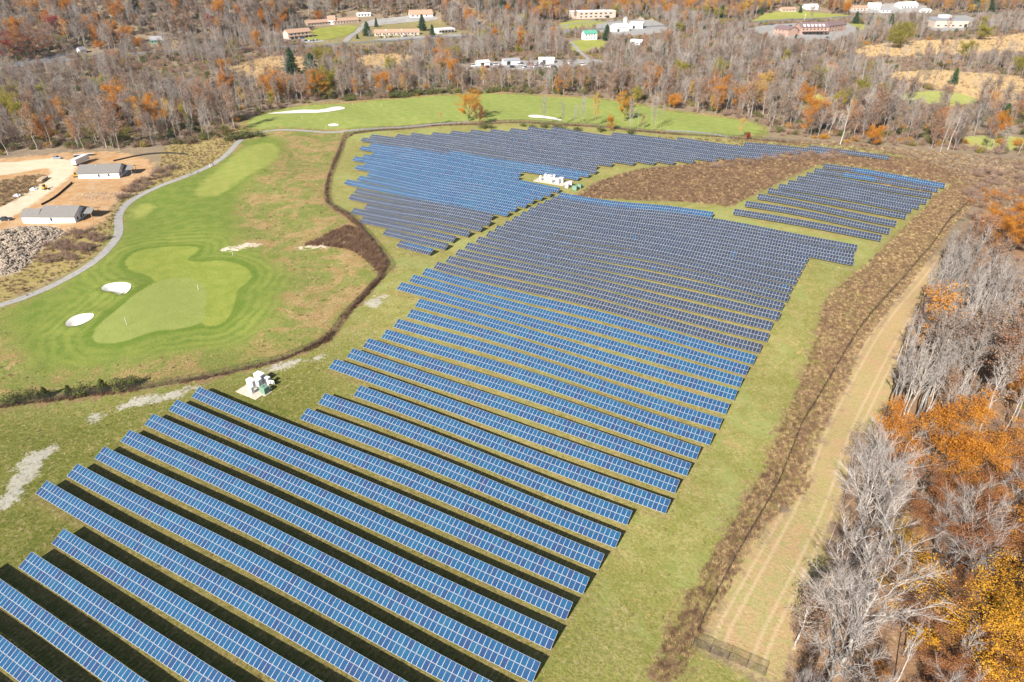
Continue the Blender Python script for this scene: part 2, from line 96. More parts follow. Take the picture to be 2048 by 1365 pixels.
PATHS = {
    'cart_path': ([(-173.2, 179.7), (-162.6, 191.6), (-157.5, 198.8), (-152.6, 210.5), (-149.3, 224.0), (-151.1, 240.0), (-154.8, 253.2), (-165.9, 273.3), (-169.4, 289.3), (-167.1, 306.1), (-158.1, 323.5), (-152.0, 346.0), (-151.2, 365.8), (-154.5, 386.8), (-154.6, 408.2), (-142.5, 417.1), (-126.5, 413.9), (-108.8, 413.7), (-97.7, 418.0), (-80.4, 422.9), (-50.8, 431.7), (-26.4, 439.2)], 3.2),
    'cart_path.b': ([(91.4, 414.3), (105.4, 410.3), (118.7, 404.5), (130.4, 393.9)], 2.8),
    'highway': ([(-474.5, 555.9), (-442.9, 627.4), (-415.8, 655.1), (-389.0, 690.3), (-356.1, 721.8), (-290.1, 743.2), (-237.6, 754.2), (-200.3, 768.9), (-147.1, 793.6), (-106.4, 812.3), (-47.8, 844.9), (14.9, 852.1), (50.3, 869.6), (107.3, 909.3), (198.5, 939.1), (254.8, 963.3), (295.5, 970.7), (358.0, 1002.2), (429.0, 1029.7), (508.3, 1053.4), (582.7, 1062.1), (667.2, 1086.0), (873.2, 1121.4)], 11),
    'side_road': ([(-22.8, 870.7), (-40.6, 949.8), (-58.7, 992.6), (-73.8, 1025.4), (-81.9, 1045.0)], 8),
    'motel_drive': ([(-179.2, 792.6), (-181.9, 833.0), (-183.0, 891.1), (-186.6, 922.9), (-168.9, 958.4), (-121.3, 991.4)], 7),
    'farm_lane': ([(54.2, 837.0), (62.6, 797.2), (65.1, 748.6), (68.0, 707.0), (71.6, 669.7)], 4),
    'office_drive': ([(51.5, 915.6), (74.4, 960.6), (115.2, 981.2), (151.5, 1006.2)], 5),
}
FENCE_R = [(41.0, 66.9), (36.9, 69.4), (30.6, 72.5), (32.8, 76.6), (42.9, 90.9), (57.9, 111.3), (70.6, 132.1), (85.4, 151.9), (104.2, 177.1), (123.0, 198.3), (155.6, 235.5), (181.6, 268.4), (205.2, 293.1)]
FENCE_L = [(-133.9, 135.2), (-128.8, 138.6), (-115.5, 143.5), (-95.2, 147.4), (-83.7, 151.5), (-72.2, 157.3), (-64.6, 159.8), (-55.2, 167.4), (-53.1, 173.6), (-51.6, 186.0), (-42.4, 219.4), (-54.1, 244.5), (-67.2, 270.6), (-80.0, 285.7), (-84.0, 298.3), (-87.8, 319.5), (-92.8, 357.5), (-99.1, 410.2), (-79.4, 417.2), (-38.4, 431.4), (8.1, 432.2), (53.8, 425.0), (81.7, 410.0), (130.7, 395.1), (160.9, 383.8)]
TREES = [('rust', -27.1, 440.5, 19.6, 'tall orange and rust autumn tree standing alone beside the cart path', 1.15), ('rust', -19.8, 429.8, 13.4, 'small rust red tree beside the taller lone orange tree', 0.9), ('gold', 70.8, 439.5, 18.9, 'vivid golden tree with narrow stem between fairway and solar field', 0.9), ('yellowthin', 51.0, 427.4, 16.5, 'slender yellow tree with sparse leaves at the fairway edge', 0.7), ('yellowthin', -44.2, 433.8, 6.7, 'tiny yellow sapling beside the cart path', 0.8), ('gold', 58.7, 415.4, 7.0, 'low golden bush under the vivid golden tree', 1.3), ('rust', 79.0, 420.4, 7.7, 'small rust sapling right beside the bare saplings of the fairway edge', 0.9), ('red', 134.4, 392.9, 4.5, 'small dark red bush at the end of the fairway', 1.0), ('yellowthin', 131.4, 397.5, 10.1, 'thin yellow birch at the end of the fairway', 0.8), ('bare', 19.7, 428.4, 14.8, 'thin bare sapling in the row between fairway and solar field', 0.7), ('bare', 31.2, 429.9, 12.5, 'thin bare sapling in the row between fairway and solar field', 0.7), ('bare', 38.9, 429.9, 10.2, 'thin bare sapling in the row between fairway and solar field', 0.7), ('bare', 43.5, 429.8, 14.8, 'thin bare sapling in the row between fairway and solar field', 0.7), ('bare', 70.6, 415.1, 15.6, 'thin bare sapling in the row between fairway and solar field', 0.7), ('bare', 75.2, 415.2, 13.3, 'thin bare sapling in the row between fairway and solar field', 0.7), ('bare', 84.1, 415.0, 17.9, 'thin bare sapling in the row between fairway and solar field', 0.7), ('bare', 88.5, 414.6, 15.6, 'thin bare sapling in the row between fairway and solar field', 0.7), ('bare', 181.1, 378.8, 30.3, 'large pale bare tree at the corner beyond the solar field', 1.1), ('rust', 203.2, 390.5, 26.3, 'tall rust orange tree at the corner beyond the solar field', 0.9), ('gold', 198.3, 378.6, 11.9, 'glowing golden low tree at the foot of the tall rust tree', 1.0), ('gold', 171.1, 399.9, 18.7, 'orange tree at the wood edge beyond the far golf strip', 0.8), ('bare', 236.6, 371.4, 24.9, 'tall white stemmed bare tree at the wood edge', 1.0), ('bare', 230.8, 368.0, 21.9, 'leaning pale tree at the wood edge', 0.9), ('gold', 273.8, 390.1, 16.5, 'narrow orange tree in the wood right of the white stemmed tree', 0.7), ('gold', 325.6, 483.6, 8.8, 'leaning golden tree on the reed bank of the pond', 1.0), ('olive', -130.5, 509.5, 21.9, None, 0.95), ('gold', -158.3, 500.2, 16.7, None, 0.95), ('gold', -166.6, 492.4, 20.3, None, 0.95), ('gold', -135.1, 499.0, 21.5, None, 0.95), ('red', -185.3, 574.9, 7.5, None, 0.95), ('gold', -211.2, 495.1, 16.6, None, 0.95), ('gold', -209.8, 403.4, 23.7, None, 0.95), ('yellowthin', -216.7, 408.9, 17.1, None, 0.95), ('gold', 34.9, 517.0, 14.7, None, 0.95), ('gold', 53.5, 542.1, 14.3, None, 0.95), ('yellowthin', 41.7, 537.3, 14.2, None, 0.95), ('gold', 102.4, 519.0, 20.5, None, 0.95), ('gold', 86.2, 546.2, 13.3, None, 0.95), ('gold', 139.1, 477.5, 22.4, None, 0.95), ('rust', 108.3, 502.0, 10.1, None, 0.95), ('rust', 127.8, 502.3, 11.8, None, 0.95), ('gold', 150.4, 469.6, 15.3, None, 0.95), ('gold', 135.0, 526.0, 10.5, None, 0.95), ('olive', -319.9, 448.5, 15.3, None, 0.95), ('olive', -306.1, 434.0, 14.9, None, 0.95), ('olive', -295.6, 470.9, 9.6, None, 0.95), ('rust', -257.9, 371.5, 19.8, None, 0.95), ('rust', -214.2, 373.5, 23.8, None, 0.95), ('gold', -256.7, 381.2, 16.2, None, 0.95), ('rust', -188.0, 426.5, 23.3, None, 0.95), ('rust', -167.3, 419.4, 19.7, None, 0.95), ('red', -465.2, 676.4, 23.4, None, 1.7), ('rust', -446.5, 676.1, 27.5, None, 1.7), ('olive', -435.8, 716.7, 11.2, None, 1.7), ('gold', -408.1, 728.0, 9.1, None, 1.7), ('pine', -164.1, 842.8, 16.0, None, 1.1), ('pine', -168.0, 925.9, 11.3, None, 0.8), ('pine', -107.3, 892.9, 18.5, None, 1.0), ('pine', -88.8, 828.7, 13.8, None, 0.9), ('pine', -255.9, 900.4, 16.4, None, 1.2), ('pine', -170.6, 818.1, 5.1, None, 1.2), ('pine', 102.6, 803.0, 16.8, None, 1.1), ('pine', 78.0, 476.3, 9.7, None, 1.2), ('pine', 341.4, 555.8, 12.7, None, 0.9), ('pine', 440.9, 962.1, 15.1, None, 1.0), ('pine', 451.4, 942.4, 15.4, None, 1.0), ('pine', 345.3, 1048.5, 12.5, None, 1.0), ('pine', 411.3, 1077.0, 10.3, None, 0.9), ('pine', 307.3, 803.1, 7.0, None, 1.0), ('pine', 679.7, 1107.4, 26.2, None, 1.2), ('pine', 696.0, 1104.1, 22.9, None, 1.2), ('pine', 724.9, 1122.4, 16.6, None, 1.1), ('pine', 136.4, 557.2, 14.6, None, 0.8), ('pine', 118.1, 553.4, 10.9, None, 0.7), ('pine', -25.6, 987.8, 14.7, None, 1.0), ('pine', -42.7, 1008.6, 17.9, None, 1.0), ('pine', -9.2, 994.6, 14.8, None, 1.0), ('pine', 4.0, 1008.0, 19.1, None, 1.0), ('pine', -182.4, 600.0, 21.2, None, 1.1), ('pine', -178.9, 680.4, 9.9, None, 1.0), ('pine', -162.5, 587.3, 19.0, None, 1.3), ('pine', -191.9, 388.5, 8.3, None, 1.0), ('pine', -187.7, 406.4, 10.9, None, 0.9), ('pine', 222.8, 554.8, 9.1, None, 1.0), ('sapling', -126.7, 141.1, 3.3, 'young conifer', 1.0), ('sapling', -123.5, 142.5, 3.3, 'young conifer', 1.0), ('sapling', -120.4, 143.7, 3.4, 'young conifer', 1.0), ('sapling', -115.0, 145.0, 3.2, 'young conifer', 1.0), ('sapling', -111.8, 145.7, 3.5, 'young conifer', 1.0), ('sapling', -107.0, 146.7, 4.0, 'young conifer', 1.0), ('sapling', -103.3, 147.3, 3.5, 'young conifer', 1.0), ('sapling', -100.5, 148.2, 3.5, 'young conifer', 1.0), ('olive', 385.3, 744.9, 19.9, None, 1.2), ('olive', 402.9, 765.4, 24.6, None, 1.1), ('olive', 510.0, 801.7, 16.8, None, 1.3), ('olive', -167.9, 634.9, 17.4, None, 1.1), ('olive', 242.5, 646.0, 10.3, None, 1.2), ('gold', 84.5, 104.3, 25.2, 'big bright orange oak at the mown track edge', 1.25), ('gold', 93.6, 105.7, 22.3, 'orange oak crown joined to the big bright orange oak', 1.15), ('copper', 101.7, 105.9, 16.2, 'copper orange oak behind the bright orange oak', 1.2), ('amber', 74.2, 66.2, 23.5, 'broad golden oak with deep yellow crown at the wood edge', 1.35), ('amber', 81.8, 66.8, 18.7, 'golden oak crown touching the broad golden oak', 1.2), ('copper', 81.9, 87.4, 19.5, 'copper brown oak with thin crown in the near wood', 1.2), ('copper', 88.8, 85.0, 18.8, 'copper orange oak deep in the near wood', 1.25), ('gold', 92.9, 82.7, 22.1, 'orange oak at the far side of the near wood', 1.2), ('yellow', 74.3, 92.7, 8.0, 'small yellow maple under the bare trees', 0.9), ('gold', 186.7, 235.8, 22.1, 'glowing orange oak above the end of the wire fence', 1.6), ('gold', 173.7, 226.6, 18.9, 'orange oak beside the glowing orange oak', 1.1), ('gold', 204.9, 247.2, 20.0, 'orange oak behind the glowing orange oak', 1.2), ('copper', 180.1, 245.2, 10.1, 'low copper oak under the glowing orange oak', 1.1), ('copper', 69.1, 73.5, 14.9, 'copper leaved young oak below the bare trees', 1.0), ('yellow', 140.5, 167.9, 11.4, 'slim yellow tree among pale bare poles', 0.8), ('gold', 123.9, 136.8, 14.7, 'slim orange tree among pale bare poles', 0.8), ('gold', 56.9, 65.0, 4.5, 'small orange bush at the foot of bare trees', 1.2), ('copper', 73.8, 60.4, 14.7, 'copper oak beside the broad golden oak', 1.2), ('copper', 65.4, 60.4, 14.6, 'dark copper young oak near the golden oaks', 1.1), ('bare', 53.7, 68.2, 33.7, 'tallest bare grey tree at the corner of the mown track', 1.15), ('bare', 48.1, 62.5, 25.2, 'wide bare tree at the fence corner with pale twigs', 1.1), ('bare', 91.6, 128.4, 31.2, 'pale leaning bare tree with white trunk at the track edge', 0.9), ('bare', 92.5, 128.0, 36.3, 'pale slender bare tree beside the leaning white trunk', 0.8), ('bare', 79.6, 84.0, 18.8, 'bare tree with wide white limbs among copper oaks', 1.25), ('bare', 78.9, 88.7, 15.4, 'forked bare tree among copper oaks', 1.1), ('bare', 82.2, 104.5, 14.1, 'thin bare tree in front of the bright orange oak', 0.9), ('bare', 67.4, 94.4, 23.5, 'tall bare tree leaning over the mown track', 1.1), ('bare', 64.7, 89.3, 21.5, 'bare tree behind the tallest bare tree', 1.0), ('bare', 70.1, 91.7, 19.2, 'bare tree with grey branches beside the yellow maple', 1.0), ('bare', 67.1, 63.6, 18.0, 'bare tree with white stem below the golden oak', 0.9), ('bare', 59.0, 62.9, 16.9, 'slim bare tree between bare trees and golden oak', 0.8)]
BLD = {
    'houseA': ((-199.4, 263.6), (-177.9, 263.5)),
    'houseB': ((-207.7, 320.7), (-189.3, 323.0)),
    'motelUpA': ((-251.1, 917.9), (-229.1, 936.2)),
    'motelUpB': ((-223.1, 937.2), (-195.0, 955.1)),
    'motelLeft': ((-245.2, 813.7), (-224.7, 833.4)),
    'motelLow': ((-156.3, 843.3), (-106.1, 851.7)),
    'chalet': ((-133.6, 984.6), (-104.3, 992.5)),
    'diner': ((-85.9, 862.9), (-66.9, 873.5)),
    'sign_hut': ((-200.3, 974.8), (-183.8, 980.8)),
    'office': ((79.9, 1016.9), (142.2, 1032.2)),
    'farmhouse': ((78.9, 805.6), (93.0, 809.9)),
    'barn': ((121.3, 876.1), (139.0, 884.3)),
    'block': ((142.5, 908.1), (158.2, 904.2)),
    'lodgeL': ((298.9, 850.7), (308.7, 831.1)),
    'lodgeM': ((330.3, 851.8), (363.3, 855.4)),
    'lodgeR': ((368.6, 868.9), (398.3, 890.8)),
    'warehouse': ((520.5, 920.5), (561.4, 920.0)),
    'cottageA': ((385.0, 1075.9), (407.1, 1081.6)),
    'cottageB': ((426.3, 1095.8), (445.8, 1100.9)),
    'shopA': ((499.0, 1106.5), (521.8, 1108.4)),
    'shopB': ((525.9, 1118.5), (542.5, 1114.0)),
    'shopC': ((575.9, 1122.2), (605.0, 1128.9)),
    'garageA': ((536.9, 1097.2), (552.9, 1097.2)),
    'garageB': ((595.0, 1092.6), (607.8, 1093.9)),
    'yardShedA': ((-7.1, 645.5), (7.1, 648.5)),
    'yardShedB': ((24.3, 654.4), (37.8, 654.5)),
    'yardShedC': ((-29.1, 639.8), (-19.5, 644.1)),
    'cabinL': ((-372.0, 760.9), (-362.3, 765.4)),
    'shed': ((-417.3, 709.7), (-414.6, 715.5)),
    'shack': ((124.0, 775.1), (134.7, 770.2)),
}
MISC = {
    'car': [(-208.3, 266.4), (-237.0, 353.9)],
    'trailer': [(-221.2, 341.6), (-220.2, 352.1)],
    'pad1': [(-72.3, 146.3), (-66.1, 143.0), (-62.7, 148.3), (-68.2, 151.3)],
    'boxes1': [(-69.6, 146.6), (-67.1, 148.1), (-66.2, 143.5), (-65.5, 145.0), (-64.6, 148.4), (-63.3, 148.8), (-62.9, 143.6)],
    'boxes2': [(13.8, 322.6), (16.2, 324.0), (18.1, 322.4), (18.9, 319.4), (21.7, 317.9), (23.7, 319.3), (20.3, 323.1), (25.8, 311.4), (27.6, 314.2), (29.3, 308.6), (31.7, 311.3)],
    'walk': [(-151.8, 339.5), (-151.2, 341.9)],
    'pins': [((-116.2, 179.0), 2.6), ((-104.4, 203.6), 2.0), ((-102.5, 231.1), 2.2), ((-133.0, 443.8), 2.2), ((-112.4, 419.2), 2.4), ((-88.9, 480.9), 2.3), ((-109.6, 485.3), 1.7)],
    'lumber': [(-223.7, 315.9), (-225.1, 327.8)],
    'bags': [(-220.4, 305.6), (-222.4, 296.6)],
    'stack': [(-230.2, 358.2), (-223.1, 362.4)],
    'cars_lotA': [(-222.9, 800.2), (-218.4, 799.3), (-213.8, 798.4), (-211.8, 801.2), (-146.9, 831.2), (-141.7, 830.1), (-135.8, 832.0), (-122.6, 834.4), (-119.3, 834.6), (-110.3, 844.3), (-231.4, 820.0), (-234.0, 817.2)],
    'cars_lotB': [(326.8, 941.5), (302.4, 899.9), (348.5, 936.5), (314.5, 808.2), (341.3, 820.9), (350.9, 824.2)],
    'cars_lotC': [(120.4, 997.8), (113.2, 1005.0), (145.0, 983.6)],
    'yard': [(-33.2, 635.4), (-29.3, 645.7), (-21.3, 630.6), (-14.2, 643.9), (-8.7, 629.9), (-4.0, 647.7), (0.4, 631.4), (7.1, 643.1), (11.3, 630.4), (16.9, 647.1), (21.0, 633.5), (27.2, 649.2), (31.0, 633.6), (36.5, 630.4), (51.9, 651.7), (62.2, 640.7)],
    'poles': [((-252.9, 937.2), 12.4), ((-90.5, 939.1), 11.4), ((-3.8, 809.4), 24.8), ((-190.7, 681.0), 5.6), ((393.1, 1008.6), 7.3)],
    'silo': [(140.3, 927.3)],
}
def chaikin(P, n=2, closed=True):
    P = np.array(P, float)
    for _ in range(n):
        Q = np.roll(P, -1, 0) if closed else P[1:]
        A = P if closed else P[:-1]
        R = np.empty((2 * len(A), 2)); R[0::2] = A * .75 + Q * .25; R[1::2] = A * .25 + Q * .75
        P = R if closed else np.vstack([P[:1], R, P[-1:]])
    return P
def inside(P, x, y):
    r = np.zeros(x.shape, bool); n = len(P)
    for i in range(n):
        x0, y0 = P[i]; x1, y1 = P[(i + 1) % n]
        if y0 == y1: continue
        c = ((y0 > y) != (y1 > y)) & (x < (x1 - x0) * (y - y0) / (y1 - y0) + x0); r ^= c
    return r
def sdf(P, x, y, pad=25.0):
    """signed distance to a polygon (negative inside), clipped to +-pad"""
    P = np.asarray(P, float); out = np.full(x.shape, pad)
    m = (x > P[:, 0].min() - pad) & (x < P[:, 0].max() + pad) & (y > P[:, 1].min() - pad) & (y < P[:, 1].max() + pad)
    if not m.any(): return out
    xm, ym = x[m], y[m]; d = np.full(xm.shape, 1e9)
    for i in range(len(P)):
        x0, y0 = P[i]; x1, y1 = P[(i + 1) % len(P)]; ex, ey = x1 - x0, y1 - y0; q = ex * ex + ey * ey + 1e-9
        t = np.clip(((xm - x0) * ex + (ym - y0) * ey) / q, 0, 1); d = np.minimum(d, (xm - x0 - t * ex) ** 2 + (ym - y0 - t * ey) ** 2)
    d = np.sqrt(d); d[inside(P, xm, ym)] *= -1; out[m] = np.clip(d, -pad, pad); return out
BUNKERS = []
HILL = [(-1500, 560), (-600, 620), (-440, 690), (-330, 770), (-240, 915), (-100, 955), (0, 930), (120, 1070), (300, 1010), (500, 1090), (800, 1110), (2500, 1150)]
def terrain(x, y):
    """ground height in metres (numpy arrays)"""
    x = np.asarray(x, float); y = np.asarray(y, float)
    sh = np.broadcast(x, y).shape
    x = np.broadcast_to(x, sh).ravel(); y = np.broadcast_to(y, sh).ravel()
    z = np.zeros(x.size)
    m = (x > -330) & (x < 330) & (y > -60) & (y < 560)
    if m.any():
        xm, ym = x[m], y[m]
        num = np.zeros(xm.size); den = np.full(xm.size, 0.05)
        for cx, cy, cz in SPOTS:
            w = np.exp(-((xm - cx) ** 2 + (ym - cy) ** 2) / 392.0)
            num += w * cz; den += w
        z[m] = num / den
    r = np.hypot(x, y)
    z += 0.35 * np.sin(x * 0.061 + 1.3) * np.sin(y * 0.047 + 0.4) + 0.22 * np.sin(x * 0.13 + y * 0.09)
    d = y - np.interp(x, [h[0] for h in HILL], [h[1] for h in HILL])
    d = np.where(d > 0, d, 0)
    hz = 0.29 * d * d / (d + 40.0); z += 150.0 * (1 - np.exp(-hz / 150.0)) * (1 + 0.12 * np.sin(x * 0.013) + 0.1 * np.sin(x * 0.031 + y * 0.01))
    for P in BUNKERS:               # bunkers are scooped out behind a low lip
        m = (x > P[:, 0].min() - 5) & (x < P[:, 0].max() + 5) & (y > P[:, 1].min() - 5) & (y < P[:, 1].max() + 5)
        if m.any():
            d = sdf(P, x[m], y[m]); z[m] += -0.75 / (1 + np.exp((d + 1.0) / 0.45)) + 0.42 * np.exp(-((d - 1.1) / 1.3) ** 2)
    return z.reshape(sh)
def tz(x, y):
    return float(terrain(np.array([x]), np.array([y]))[0])

# ------------------------------------------------------------------ materials
def mat(name, col, rough=0.8, spec=0.3, metal=0.0, var=0.0, scale=1.0, col2=None, bump=0.0, obj_var=0.0):
    """plain procedural surface: colour broken by noise, optionally per-object brightness"""
    m = bpy.data.materials.new(name); m.use_nodes = True
    nt = m.node_tree; N = nt.nodes; L = nt.links; b = N['Principled BSDF']
    b.inputs['Roughness'].default_value = rough; b.inputs['Specular IOR Level'].default_value = spec; b.inputs['Metallic'].default_value = metal
    col = tuple(col) + (1,)
    c2 = tuple(col2) + (1,) if col2 else tuple(min(1, c * (1 - var)) for c in col[:3]) + (1,)
    tc = N.new('ShaderNodeTexCoord'); nz = N.new('ShaderNodeTexNoise'); nz.inputs['Scale'].default_value = scale; nz.inputs['Detail'].default_value = 5
    L.new(tc.outputs['Object'], nz.inputs['Vector'])
    mr = N.new('ShaderNodeMapRange'); mr.inputs[1].default_value = 0.35; mr.inputs[2].default_value = 0.65; L.new(nz.outputs[0], mr.inputs[0])
    mx = N.new('ShaderNodeMix'); mx.data_type = 'RGBA'; L.new(mr.outputs[0], mx.inputs[0]); mx.inputs[6].default_value = col; mx.inputs[7].default_value = c2
    out = mx.outputs[2]
    if obj_var:
        oi = N.new('ShaderNodeObjectInfo'); m2 = N.new('ShaderNodeMapRange'); m2.inputs[3].default_value = 1 - obj_var; m2.inputs[4].default_value = 1 + obj_var
        L.new(oi.outputs['Random'], m2.inputs[0]); hs = N.new('ShaderNodeHueSaturation'); L.new(m2.outputs[0], hs.inputs['Value']); L.new(out, hs.inputs['Color']); out = hs.outputs[0]
    L.new(out, b.inputs['Base Color'])
    if bump:
        bp = N.new('ShaderNodeBump'); bp.inputs['Strength'].default_value = bump; bp.inputs['Distance'].default_value = 0.05; L.new(nz.outputs[0], bp.inputs['Height']); L.new(bp.outputs[0], b.inputs['Normal'])
    return m

def leaf_mat(name, cols, trans=0.25, rough=0.75):
    """leaf colours: spread over single leaves (islands) and whole plants (objects)"""
    m = bpy.data.materials.new(name); m.use_nodes = True
    nt = m.node_tree; N = nt.nodes; L = nt.links; b = N['Principled BSDF']; b.inputs['Roughness'].default_value = rough; b.inputs['Specular IOR Level'].default_value = 0.2
    g = N.new('ShaderNodeNewGeometry'); oi = N.new('ShaderNodeObjectInfo')
    tc = N.new('ShaderNodeTexCoord'); nz = N.new('ShaderNodeTexNoise'); nz.inputs['Scale'].default_value = 0.7; nz.inputs['Detail'].default_value = 3; L.new(tc.outputs['Object'], nz.inputs['Vector'])
    cl = N.new('ShaderNodeMapRange'); cl.inputs[1].default_value = 0.33; cl.inputs[2].default_value = 0.67; cl.inputs[4].default_value = 0.42; L.new(nz.outputs[0], cl.inputs[0])
    a1 = N.new('ShaderNodeMath'); a1.operation = 'MULTIPLY_ADD'; a1.inputs[1].default_value = 0.25; L.new(g.outputs['Random Per Island'], a1.inputs[0]); L.new(cl.outputs[0], a1.inputs[2])
    a2 = N.new('ShaderNodeMath'); a2.operation = 'MULTIPLY_ADD'; a2.inputs[1].default_value = 0.33; L.new(oi.outputs['Random'], a2.inputs[0]); L.new(a1.outputs[0], a2.inputs[2])
    r = N.new('ShaderNodeValToRGB'); L.new(a2.outputs[0], r.inputs[0])
    el = r.color_ramp.elements
    while len(el) < len(cols): el.new(0.5)
    for i, c in enumerate(cols): el[i].position = 0.08 + 0.84 * i / max(1, len(cols) - 1); el[i].color = tuple(c) + (1,)
    L.new(r.outputs[0], b.inputs['Base Color'])
    if trans:
        t = N.new('ShaderNodeBsdfTranslucent'); L.new(r.outputs[0], t.inputs['Color'])
        ms = N.new('ShaderNodeMixShader'); ms.inputs[0].default_value = trans; L.new(b.outputs[0], ms.inputs[1]); L.new(t.outputs[0], ms.inputs[2]); L.new(ms.outputs[0], N['Material Output'].inputs[0])
    return m

def panel_mat(name, cols, vary):
    """silicon cells: cell grid, colour that differs from module to module, glass on top"""
    m = bpy.data.materials.new(name); m.use_nodes = True
    nt = m.node_tree; N = nt.nodes; L = nt.links; b = N['Principled BSDF']
    g = N.new('ShaderNodeNewGeometry'); oi = N.new('ShaderNodeObjectInfo')
    ad = N.new('ShaderNodeMath'); ad.operation = 'ADD'; L.new(g.outputs['Random Per Island'], ad.inputs[0]); L.new(oi.outputs['Random'], ad.inputs[1])
    fr = N.new('ShaderNodeMath'); fr.operation = 'FRACT'; L.new(ad.outputs[0], fr.inputs[0])
    r = N.new('ShaderNodeValToRGB'); L.new(fr.outputs[0], r.inputs[0]); el = r.color_ramp.elements
    while len(el) < len(cols): el.new(0.5)
    for i, (p, c) in enumerate(cols): el[i].position = p; el[i].color = tuple(c) + (1,)
    r.color_ramp.interpolation = 'LINEAR'
    uv = N.new('ShaderNodeTexCoord')
    nz = N.new('ShaderNodeTexNoise'); nz.inputs['Scale'].default_value = 9; L.new(uv.outputs['Object'], nz.inputs['Vector'])
    hs = N.new('ShaderNodeHueSaturation'); mr = N.new('ShaderNodeMapRange'); mr.inputs[3].default_value = 1 - vary; mr.inputs[4].default_value = 1 + vary
    L.new(nz.outputs[0], mr.inputs[0]); L.new(mr.outputs[0], hs.inputs['Value']); L.new(r.outputs[0], hs.inputs['Color'])
    L.new(hs.outputs[0], b.inputs['Base Color']); b.inputs['Roughness'].default_value = 0.22; b.inputs['Specular IOR Level'].default_value = 0.45
    return m

M = {}
M['panel_blue'] = panel_mat('panel_blue', [(0.0, (0.024, 0.048, 0.122)), (0.10, (0.020, 0.054, 0.130)), (0.3, (0.017, 0.063, 0.144)), (0.8, (0.016, 0.072, 0.154)), (1.0, (0.021, 0.084, 0.160))], 0.10)
M['panel_grey'] = panel_mat('panel_grey', [(0.0, (0.029, 0.038, 0.062)), (0.5, (0.032, 0.044, 0.073)), (1.0, (0.036, 0.054, 0.092))], 0.10)
M['panel_frame'] = mat('panel_frame', (0.52, 0.52, 0.53), 0.45, 0.5, 0.0, 0.08, 3)
M['steel'] = mat('steel', (0.30, 0.31, 0.32), 0.5, 0.5, 0.6, 0.2, 4)
M['bark'] = mat('bark', (0.40, 0.365, 0.335), 0.9, 0.1, 0, 0.5, 2.5, obj_var=0.4)
M['bark_dark'] = mat('bark_dark', (0.17, 0.13, 0.10), 0.9, 0.1, 0, 0.4, 2.5, obj_var=0.25)
M['twig'] = leaf_mat('twig', [(0.15, 0.13, 0.118), (0.32, 0.282, 0.26), (0.45, 0.41, 0.38)], 0)
M['twig_pole'] = leaf_mat('twig_pole', [(0.14, 0.118, 0.104), (0.29, 0.25, 0.226), (0.41, 0.362, 0.33)], 0)
M['twig_brown'] = leaf_mat('twig_brown', [(0.19, 0.12, 0.085), (0.30, 0.20, 0.15), (0.34, 0.26, 0.20)], 0)
M['leaf_gold'] = leaf_mat('leaf_gold', [(0.26, 0.09, 0.016), (0.50, 0.20, 0.022), (0.60, 0.30, 0.04)])
M['leaf_amber'] = leaf_mat('leaf_amber', [(0.24, 0.10, 0.012), (0.50, 0.245, 0.02), (0.60, 0.36, 0.04)])
M['leaf_yellow'] = leaf_mat('leaf_yellow', [(0.40, 0.20, 0.02), (0.58, 0.35, 0.035), (0.58, 0.40, 0.08)])
M['leaf_copper'] = leaf_mat('leaf_copper', [(0.16, 0.068, 0.032), (0.30, 0.125, 0.05), (0.39, 0.19, 0.078)])
M['leaf_rust'] = leaf_mat('leaf_rust', [(0.20, 0.095, 0.05), (0.31, 0.16, 0.085), (0.38, 0.24, 0.14)])
M['leaf_brown'] = leaf_mat('leaf_brown', [(0.13, 0.085, 0.062), (0.25, 0.175, 0.13), (0.35, 0.265, 0.195)])
M['leaf_red'] = leaf_mat('leaf_red', [(0.14, 0.015, 0.015), (0.28, 0.03, 0.03), (0.36, 0.06, 0.04)])
M['leaf_olive'] = leaf_mat('leaf_olive', [(0.14, 0.13, 0.02), (0.28, 0.24, 0.035), (0.36, 0.32, 0.06)])
M['leaf_green'] = leaf_mat('leaf_green', [(0.045, 0.075, 0.015), (0.10, 0.13, 0.03), (0.19, 0.19, 0.05)])
M['needle'] = leaf_mat('needle', [(0.022, 0.05, 0.025), (0.05, 0.095, 0.04), (0.085, 0.13, 0.055)], 0.1)
M['weed'] = leaf_mat('weed', [(0.13, 0.078, 0.048), (0.23, 0.145, 0.085), (0.34, 0.235, 0.13)], 0.15)
M['weed_red'] = leaf_mat('weed_red', [(0.095, 0.055, 0.038), (0.17, 0.10, 0.066), (0.25, 0.16, 0.10)], 0.15)
M['straw'] = leaf_mat('straw', [(0.40, 0.27, 0.13), (0.58, 0.42, 0.22), (0.62, 0.50, 0.30)], 0.2)
M['grass'] = leaf_mat('grass', [(0.11, 0.15, 0.02), (0.20, 0.23, 0.035), (0.33, 0.29, 0.08)], 0.25)
M['asphalt'] = mat('asphalt', (0.16, 0.16, 0.17), 0.9, 0.2, 0, 0.25, 0.4)
M['path'] = mat('path', (0.33, 0.315, 0.30), 0.9, 0.2, 0, 0.2, 0.7)
M['lot'] = mat('lot', (0.32, 0.305, 0.29), 0.9, 0.2, 0, 0.2, 0.15)
M['sand'] = mat('sand', (0.70, 0.65, 0.58), 0.95, 0.1, 0, 0.08, 1.0, bump=0.3)
M['concrete'] = mat('concrete', (0.52, 0.46, 0.38), 0.9, 0.2, 0, 0.2, 1.5)
M['white'] = mat('white', (0.72, 0.73, 0.74), 0.5, 0.4, 0, 0.06, 2)
M['wrap'] = mat('wrap', (0.78, 0.79, 0.82), 0.7, 0.3, 0, 0.05, 0.8)
M['green_box'] = mat('green_box', (0.17, 0.29, 0.21), 0.5, 0.4, 0, 0.12, 2)
